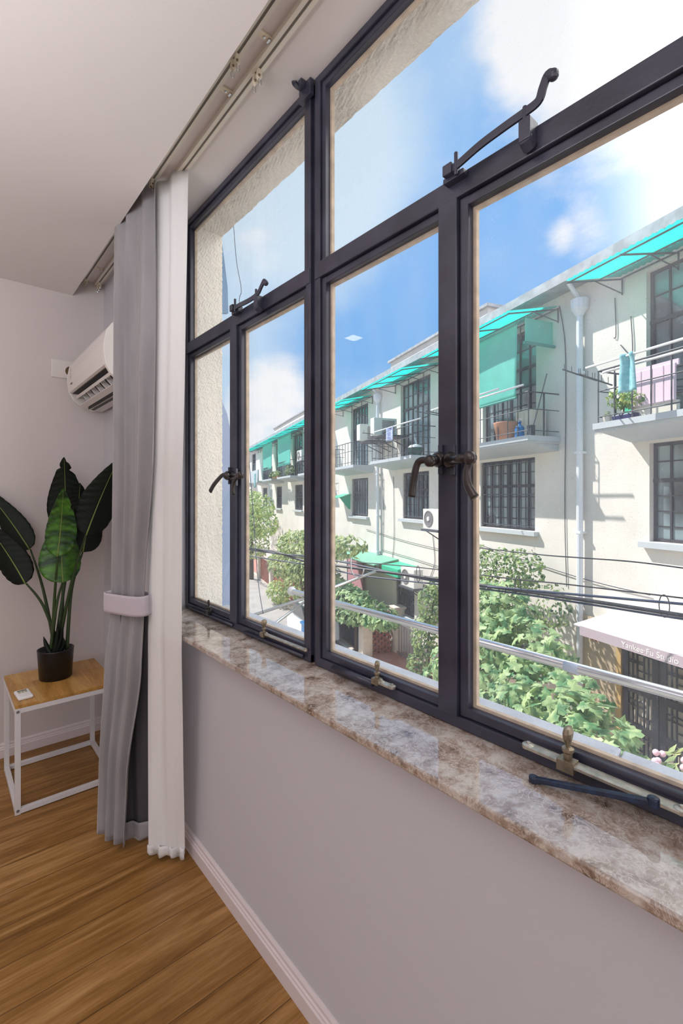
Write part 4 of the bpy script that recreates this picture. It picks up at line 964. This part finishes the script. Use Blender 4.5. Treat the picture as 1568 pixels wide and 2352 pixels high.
# ground floor: green awning, hood, shop front
ga = fthing('green_awning', 'pale green canopy over the ground floor entrance', 'awning', 14.2, 0, -.7)
FB().extrude([(13.1, 0, -.48), (13.1, .85, -.62), (13.1, .85, -.65), (13.1, 0, -.51)], (3.3, 0, 0)).build('sheet', M_greenawn, ga)
g = FB()
for u in (13.2, 14.7, 16.3): g.tube([(u, 0, -.95), (u, .8, -.65)], .014, 6)
g.build('bracket', M_iron, ga)
gh = fthing('green_hood', 'small bright green box hood left of the barred ground floor window', 'hood', 12.6, .3, -.75)
FB().extrude([(11.98, 0, -.55), (11.98, .62, -.62), (11.98, .62, -.86), (11.98, 0, -.86)], (1.05, 0, 0)).build('hood', M_greenbox, gh, bevel=.01)
gw = fthing('green_canopy', 'small green wall canopy by the narrow middle floor window left of the second drainpipe', 'canopy', 17.4, 0, 1.1)
FB().extrude([(16.95, 0, 1.58), (16.95, .5, 1.44), (16.95, .5, 1.42), (16.95, 0, 1.56)], (1.0, 0, 0)).build('sheet', M_greenbox, gw)
FB().extrude([(17.0, .02, 1.54), (17.0, .46, 1.43), (17.0, .10, 1.0), (17.0, .02, .98)], (.015, 0, 0)).build('side_sheet', M_greenbox, gw)
pk = fthing('pink_banner', 'faded pink banner sheet hanging under the green canopy', 'banner', 16.4, .1, -1.6); FB().box(15.6, 17.0, .10, .12, -1.9, -.85).build('sheet', mat('faded_pink', (206, 150, 160), .8), pk)

SA = fthing('shop_awning', 'white shop awning with lettering on its lilac valance', 'awning', 4.5, 0, -.6)
FB().extrude([(1.0, 0, -.50), (1.0, .75, -.60), (1.0, .75, -.62), (1.0, 0, -.52)], (4.75, 0, 0)).build('canvas', M_shade, SA)
FB().box(1.0, 5.62, .745, .765, -.745, -.60).build('valance', M_valance, SA)
FB().extrude([(5.62, .75, -.60), (5.75, 0, -.50), (5.75, 0, -.62), (5.62, .75, -.745)], (.012, .004, 0)).build('side_flap', M_shade, SA)
fc = bpy.data.curves.new('lettering', 'FONT'); fc.body = 'Yankee\u00b7Fu Studio'; fc.size = .115; fc.extrude = .001; fc.align_x = 'LEFT'
tmp = bpy.data.objects.new('lettering_source', fc)
COL.objects.link(tmp); bpy.context.view_layer.update()
me = bpy.data.meshes.new_from_object(tmp.evaluated_get(bpy.context.evaluated_depsgraph_get())); bpy.data.objects.remove(tmp)
lt = bpy.data.objects.new('lettering', me); COL.objects.link(lt); me.materials.clear(); me.materials.append(M_letter)
lt.parent = SA
# text x runs towards -u, its up is z, its face looks along off
Rm = Matrix(((-1, 0, 0, 0), (0, 0, 1, 0), (0, 1, 0, 0), (0, 0, 0, 1)))
Rm.translation = Vector((4.90 - 4.5, .767, -.715 + .6)); lt.matrix_local = Rm
sw = fthing('shop_entrance', 'dark shop front of black lattice doors beside a beige wall panel', 'shop front', 4, 0, GZ)
FB().box(5.52, 6.35, .005, .05, GZ + .06, -.62).build('side_panel', M_beige, sw); FB().box(5.44, 5.52, .005, .09, GZ + .06, -.62).build('post', mat('tan_post', (200, 168, 112), .7), sw)
FB().box(1.0, 5.44, .003, .02, GZ + .06, -.62).build('backing', M_paper, sw)
for k in range(7):
    a = 5.42 - .60 * k; b = a - .57
    d = FB(); d.box(b, b + .09, .03, .07, GZ + .06, -.62); d.box(a - .09, a, .03, .07, GZ + .06, -.62)
    for z, h in ((-.62, -.74), (-1.52, -1.62), (-2.1, -2.2)): d.box(b, a, .03, .07, h, z)
    d.box(b, a, .03, .07, GZ + .06, -2.6)
    i0, i1 = b + .09, a - .09; w = i1 - i0
    for za, zb in ((-1.52, -.74), (-2.6, -1.62)):
        for s in (.18, .36, .64, .82): d.box(i0 + w * s - .008, i0 + w * s + .008, .035, .06, za, zb)
        hh = zb - za
        for s in (.12, .2, .34, .48, .52, .66, .8, .88):
            x0, x1 = (i0, i0 + w * .64) if int(s * 50) % 2 else (i0 + w * .36, i1)
            d.box(x0, x1, .035, .06, za + hh * s - .008, za + hh * s + .008)
    d.build('lattice_door', M_lattice, sw)
lgm = FB()
for k in range(3):
    a = math.pi / 2 + k * 2 * math.pi / 3; c0 = Vector((5.96, 0, -.98)); r = .062
    d1 = Vector((math.cos(a), 0, math.sin(a))); d2 = Vector((-math.sin(a), 0, math.cos(a)))
    q4 = [c0, c0 + d1 * r * .5 + d2 * r * .29, c0 + d1 * r, c0 + d1 * r * .5 - d2 * r * .29]
    lgm.extrude([(p.x, .052, p.z) for p in q4], (0, .003, 0))
lgm.build('emblem', M_red, sw)
# fence along the front yards: cream pillars and pierced brick panels
def pillar(u, off, label, h=1.55):
    m = FB(); m.box(u - .16, u + .16, off - .16, off + .16, GZ, GZ + h); m.box(u - .20, u + .20, off - .20, off + .20, GZ + h, GZ + h + .07)
    lone(m, 'fence_pillar', M_pillar, label, 'pillar', FW(u, off, GZ), ANG, group='cream fence pillars', bevel=.01)
pillar(12.82, 1.25, 'broad cream fence pillar left of the pierced brick panel', 1.35); pillar(12.86, .16, 'cream fence pillar right of the pierced brick panel', 1.35)
pillar(21.4, 1.3, 'cream fence pillar above the end of the metal pole'); pillar(24.3, 1.4, 'cream fence pillar beside the yellow green shrub'); pillar(27.4, 1.4, 'farthest cream fence pillar on the street')
def brick_panel(a, b, label, h=1.3):
    # a, b: (u, off) ends; bricks laid with gaps
    t = fthing('brick_screen', label, 'brick screen', a[0], a[1], GZ, group='pierced brick fence panels')
    A = Vector((a[0], a[1], 0)); B = Vector((b[0], b[1], 0)); d = (B - A); L = d.length; d.normalize(); n_ = Vector((-d.y, d.x, 0))
    m = FB(); rows = int(h / .085)
    for r in range(rows):
        x = (.11 if r % 2 else 0) - .0
        while x < L - .02:
            x1 = min(L, x + (.14)); p0 = A + d * max(0, x); p1 = A + d * x1
            m.extrude([tuple(p0 + n_ * .05 + Vector((0, 0, GZ + .05 + r * .085))), tuple(p1 + n_ * .05 + Vector((0, 0, GZ + .05 + r * .085))), tuple(p1 - n_ * .05 + Vector((0, 0, GZ + .05 + r * .085))), tuple(p0 - n_ * .05 + Vector((0, 0, GZ + .05 + r * .085)))], (0, 0, .082))
            x += .22
    m.build('bricks', M_brick, t)
    c = FB(); p0, p1 = A, B; c.extrude([tuple(p0 + n_ * .07 + Vector((0, 0, GZ + h))), tuple(p1 + n_ * .07 + Vector((0, 0, GZ + h))), tuple(p1 - n_ * .07 + Vector((0, 0, GZ + h))), tuple(p0 - n_ * .07 + Vector((0, 0, GZ + h)))], (0, 0, .07)); c.build('coping', M_pillar, t)
brick_panel((12.84, 1.03), (12.86, .39), 'pierced red brick fence panel between two cream pillars')
brick_panel((21.65, 1.32), (24.05, 1.38), 'pierced brick fence panel behind the yellow green shrub'); brick_panel((24.55, 1.4), (27.15, 1.4), 'farthest pierced brick fence panel'); brick_panel((18.6, 1.28), (21.2, 1.3), 'pierced brick fence panel half behind the loquat tree')
dk = fthing('board_fence', 'board fence coloured dark for the shade of the fig bush', 'fence', 15, 1.2, GZ)
for k in range(26): FB().box(13.1 + k * .2, 13.1 + k * .2 + .19, 1.2, 1.23, GZ, GZ + 1.3).build('board', M_fence_shade, dk)
gt = fthing('metal_gate', 'thin rail gate below the barred ground floor window', 'gate', 11.8, .3, GZ); g = FB()
for k in range(9): g.box(11.2 + .16 * k, 11.2 + .16 * k + .02, .3, .32, GZ + .06, GZ + 1.0)
for z in (GZ + .12, GZ + .98): g.box(11.2, 12.6, .295, .325, z, z + .03)
g.build('bars', M_greyp, gt)

tree('fig_tree', 'large fig tree with broad lobed leaves below the shop awning', 'tree', [(6.7, 1.5, -.55, .8, .55, .55), (5.75, 1.9, -.80, .95, .6, .42), (4.7, 2.35, -1.12, .8, .6, .38), (6.1, 2.3, -1.5, 1.2, .7, .6), (4.2, 2.6, -1.35, .8, .5, .35), (7.3, 1.6, -1.5, .6, .6, .8), (5.2, 2.5, -1.9, 1.2, .7, .5), (3.9, 2.7, -1.0, .7, .4, .28), (3.45, 2.85, -1.2, .5, .35, .3), (4.3, 2.8, -1.75, .9, .5, .4)], 2400, .165, 'fig', M_fig,
     [[(6.0, 2.0, GZ), (6.0, 2.0, -2.2), (6.3, 1.8, -1.3), (6.7, 1.5, -.6)], [(6.0, 2.0, -2.3), (5.2, 2.2, -1.5), (4.6, 2.4, -1.1)], [(6.0, 2.0, -2.2), (6.9, 1.8, -1.3)]], 'trees and shrubs along the street', .07)
tree('evergreen_tree', 'tall small leaved tree behind the fig tree, near the white drainpipe', 'tree', [(7.5, .75, -.2, .75, .35, .65), (6.95, .7, .1, .5, .3, .42), (8.3, .8, -.1, .7, .35, .6), (6.35, .6, -.5, .35, .3, .45), (7.4, .8, -1.2, 1.0, .4, .6)], 3200, .085, 'oval', M_sml,
     [[(7.5, .7, GZ), (7.5, .7, -1.2), (7.3, .75, -.1)], [(7.5, .7, -1.4), (8.2, .8, -.2)]], 'trees and shrubs along the street', .06)
tree('climbing_shrub', 'narrow leafy climber just left of the handle mullion', 'shrub', [(9.85, .85, -1.15, .42, .3, .5), (10.1, .9, -2.0, .42, .3, .55), (10.25, .95, -2.75, .35, .3, .4), (9.6, .8, -.7, .3, .25, .3)], 1500, .10, 'oval', M_sml,
     [[(10.1, .7, GZ), (10.1, .8, -2.2), (9.8, .8, -1.0)]], 'trees and shrubs along the street', .05)
tree('fig_bush', 'spreading fig bush above the broad cream pillar', 'bush', [(12.0, 1.3, -1.85, 1.0, .5, .36), (13.4, 1.5, -1.65, 1.2, .5, .38), (14.6, 1.7, -1.5, .8, .5, .4), (13.6, 1.5, -2.1, 1.2, .5, .3)], 900, .20, 'fig', M_fig,
     [[(13.2, 1.4, GZ), (13.2, 1.4, -2.2), (13.0, 1.4, -1.8)], [(13.2, 1.4, -2.3), (14.4, 1.6, -1.6)]], 'trees and shrubs along the street', .05)
tree('loquat_tree', 'loquat tree with long pale leaves seen on both sides of the thick mullion', 'tree', [(15.0, 1.9, -.15, 1.8, .6, .5), (12.6, 1.9, .0, .8, .5, .38), (17.5, 1.9, -.55, 2.0, .8, .75), (16.2, 1.9, -1.1, 2.2, .8, .6), (19.4, 1.9, -1.35, 1.6, .8, .65), (17.0, 1.9, -1.9, 1.5, .7, .5)], 2600, .30, 'long', M_loq,
     [[(17.2, 1.9, GZ), (17.0, 1.9, -1.9), (16.0, 1.9, -.6)], [(16.5, 1.9, -2.0), (18.8, 1.9, -1.2)], [(16.3, 1.9, -1.5), (13.5, 1.9, -.2)]], 'trees and shrubs along the street', .09)
tree('honey_locust', 'tall yellow green feathery tree at the far left of the street', 'tree', [(27.0, 1.9, .9, 3.2, 1.0, .9), (25.5, 1.9, .1, 2.4, 1.0, .9), (28.5, 1.9, .0, 3.0, 1.0, 1.0), (30.5, 1.9, 1.2, 2.5, 1.2, .9), (27.5, 1.9, -1.2, 2.4, 1.0, .9)], 3600, .24, 'long', M_fea,
     [[(27.5, 1.9, GZ), (27.5, 1.9, -.8), (27.2, 1.9, .9)], [(27.5, 1.9, -.8), (25.3, 1.9, .3)]], 'trees and shrubs along the street', .14)
tree('yellow_shrub', 'low yellow green shrub at the foot of the distant fence', 'shrub', [(20.6, 2.0, GZ + .55, 1.1, .5, .5)], 500, .2, 'long', M_fea, [[(20.6, 1.9, GZ), (20.6, 1.9, GZ + .5)]], 'trees and shrubs along the street', .03)
fb = tree('flower_bush', 'flowering bush with pale pink blooms at the right edge of the ledge', 'bush', [(1.98, 3.75, -.40, .26, .22, .20), (1.6, 3.75, -.3, .3, .25, .25)], 420, .09, 'long', M_loq, [[(1.9, 3.75, GZ), (1.9, 3.75, -.4)]], 'trees and shrubs along the street', .03)
fl = FB()
for k in range(16): fl.ball((2.12 + random.uniform(-.12, .10), 3.9 + random.uniform(-.2, .1), -.36 + random.uniform(-.14, .10)), .021, 6)
fl.build('flowers', M_flower, fb)

# overhead cables
def cable(pts, r, m, label, dd, name='overhead_cable', sag=0):
    P3 = [dep(px, py, d) for (px, py), d in zip(pts, dd)]
    c = MB(); c.tube(bez(P3, 8), r, 6); lone(c, name, m, label, 'cable', P3[0], group='overhead cables across the street', smooth=True)
cable([(540, 1262), (620, 1265), (705, 1290), (800, 1303), (1005, 1330), (1080, 1341), (1300, 1372), (1620, 1422)], .022, M_wire, 'thick black overhead cable bundle, lowest across the fig tree', [9.6, 8.9, 8.2, 7.5, 6.4, 6.0, 5.2, 4.4])
cable([(540, 1258), (640, 1272), (740, 1282), (1005, 1336), (1150, 1350), (1620, 1392)], .014, M_wireb, 'blue black overhead cable just above the thick bundle', [9.6, 8.8, 8.0, 6.4, 5.7, 4.4])
cable([(540, 1272), (720, 1300), (830, 1322), (1005, 1342), (1180, 1362), (1620, 1430)], .012, M_wireb, 'thin blue black overhead cable dipping under the thick bundle', [9.6, 8.1, 7.3, 6.4, 5.6, 4.4])
cable([(540, 1250), (705, 1282), (870, 1295), (1005, 1308), (1180, 1330), (1300, 1342), (1620, 1380)], .008, M_wire, 'uppermost thin dark overhead wire with hanging loops', [9.6, 8.2, 7.2, 6.45, 5.6, 5.2, 4.4])
cable([(1070, 1255), (1240, 1274), (1330, 1281), (1460, 1291), (1620, 1312)], .010, M_wire, 'dark cable slack against the wall behind the white drainpipe', [8.4, 7.1, 6.7, 6.2, 5.8])
for (px, py, d) in ((960, 1318, 6.6), (1189, 1345, 5.55), (1525, 1392, 4.6)):
    c0 = dep(px, py, d); rg = MB(); rg.tube([c0 + Vector((.02 * math.cos(a), .05 * math.cos(a), .11 * math.sin(a))) for a in [k * math.pi / 8 for k in range(17)]], .005, 5)
    lone(rg, 'cable_ring', M_wire, {960: 'wire ring around the cables left of the handle mullion', 1189: 'wire ring around the cables over the fig tree', 1525: 'wire ring around the cables above the shop awning'}[px], 'ring', c0, smooth=True)

# drying rack outside our own window: steel pole on a bent arm
rk = thing('drying_rack', 'steel drying pole on a hooked bracket outside the window', 'drying rack', (1.08, 2.2, .6))
PO = MB(); PO.tube([(1.55, 2.245, .888), (1.55, 2.24, .888), (1.55, -.7, .880)], .0155, 16); PO.build('pole', M_alu, rk, smooth=True)
kn = MB(); kn.ball((1.55, 2.262, .889), .026, 10); kn.build('end_knob', M_white, rk, smooth=True)
jn = MB(); jn.tube([(1.55, .700, .8815), (1.55, .655, .8815)], .0175, 16); jn.build('pole_joint', mat('clear_sleeve', (190, 204, 226), .25), rk, smooth=True)
arm = MB(); arm.tube([(1.085, 2.43, .70), (1.30, 2.36, .755), (1.55, 2.15, .862), (1.95, 1.98, .995)], .009, 8); arm.tube([(1.085, 2.20, .60), (1.55, 2.14, .845)], .008, 8); arm.build('arm', M_steelw, rk, smooth=True)
for (x, y, z) in ((1.30, 2.36, .765), (1.85, 2.03, .965)):
    h = MB(); h.tube([(x, y + .055 * math.cos(a) , z + .055 + .055 * math.sin(a)) for a in [math.pi + k * math.pi / 8 for k in range(9)]] + [(x, y + .055, z + .11)], .004, 6); h.build('hook', M_steelw, rk, smooth=True)
wi = MB(); wi.tube(bez([onX(536, 515, 1.15), onX(543, 600, 1.15), onX(554, 665, 1.15), onX(549, 700, 1.15), onX(556, 850, 1.15), onX(566, 980, 1.15), onX(582, 1190, 1.15), onX(592, 1330, 1.15), onX(604, 1410, 1.15)], 6), .0016, 6)
lone(wi, 'loose_wire', M_wireb, 'thin loose wire dangling outside the left panes', 'wire', onX(604, 1410, 1.15), smooth=True)
fs = MB(); fs.extrude([(1.083, 2.215, 2.75), (1.083, 2.215, 2.36), (1.128, 2.215, 2.37), (1.124, 2.215, 2.5), (1.105, 2.215, 2.64), (1.090, 2.215, 2.75)], (0, .02, 0))
lone(fs, 'flashing_strip', M_flare, 'blue grey metal flashing strip outside the upper left corner of the window', 'flashing', (1.1, 2.22, 2.36))
ar = MB(); ar.extrude([(1.083, 2.30, .55), (1.186, 2.30, .55), (1.186, 2.30, 1.70), (1.180, 2.30, 1.80), (1.165, 2.30, 1.87), (1.14, 2.30, 1.925), (1.11, 2.30, 1.95), (1.083, 2.30, 1.955)], (0, .012, 0))
lone(ar, 'side_shield', M_fibre, 'pale translucent arched side panel outside the left edge of the window', 'panel', (1.1, 2.3, .55))

# parked car and blue bin in the street, far blue house
cr_ = fthing('parked_car', 'white parked car with dark windshield beside the fence', 'car', 15.1, 2.2, GZ)
def CB(): return MB(xf=lambda u, o, z: FW(14.0 + (u - 11.3) * .65, 1.6 + (o - 1.75) * .8, GZ + (z - GZ) * .9))
CB().extrude([(11.3, 1.75, GZ + .22), (14.7, 1.75, GZ + .22), (14.75, 1.75, GZ + .58), (14.5, 1.75, GZ + .82), (11.4, 1.75, GZ + .90), (11.3, 1.75, GZ + .6)], (0, 1.45, 0)).build('body', M_carpaint, cr_, bevel=.06)
CB().extrude([(11.5, 1.83, GZ + .88), (14.1, 1.83, GZ + .84), (13.3, 1.93, GZ + 1.40), (11.8, 1.93, GZ + 1.42)], (0, 1.27, 0)).build('cabin', M_carglass, cr_, bevel=.05)
CB().extrude([(11.75, 1.9, GZ + 1.40), (13.3, 1.9, GZ + 1.38), (13.2, 1.9, GZ + 1.45), (11.9, 1.9, GZ + 1.46)], (0, 1.15, 0)).build('roof', M_carpaint, cr_, bevel=.02)
for u in (12.0, 14.0):
    for o in (1.76, 3.01): CB().lathe([(.02, 0), (.30, 0), (.31, .03), (.31, .16), (.30, .18), (.02, .18)], (u, o, GZ + .31), 20, axis=(0, 1, 0)).build('wheel', M_tyre, cr_)
bb_ = fthing('wheeled_bin', 'blue wheeled bin in front of the white parked car', 'bin', 13.4, 2.6, GZ); FB().extrude([(13.12, 2.42, GZ + .0), (13.68, 2.42, GZ + .0), (13.72, 2.38, GZ + .95), (13.08, 2.38, GZ + .95)], (0, .58, 0)).build('body', M_blue, bb_, bevel=.02); FB().box(13.05, 13.75, 2.34, 3.0, GZ + .95, GZ + 1.02).build('lid', M_blue, bb_, bevel=.015)
fbh = thing('distant_house', 'blue house beyond the far end of the row', 'house', (26, 62, GZ)); MB().box(23, 30, 58, 66, GZ, 7.5).build('wall', M_bluewall, fbh); MB().extrude([(22.6, 57.6, 7.5), (30.4, 57.6, 7.5), (26.5, 57.6, 8.6)], (0, 8.8, 0)).build('roof', M_eave, fbh)
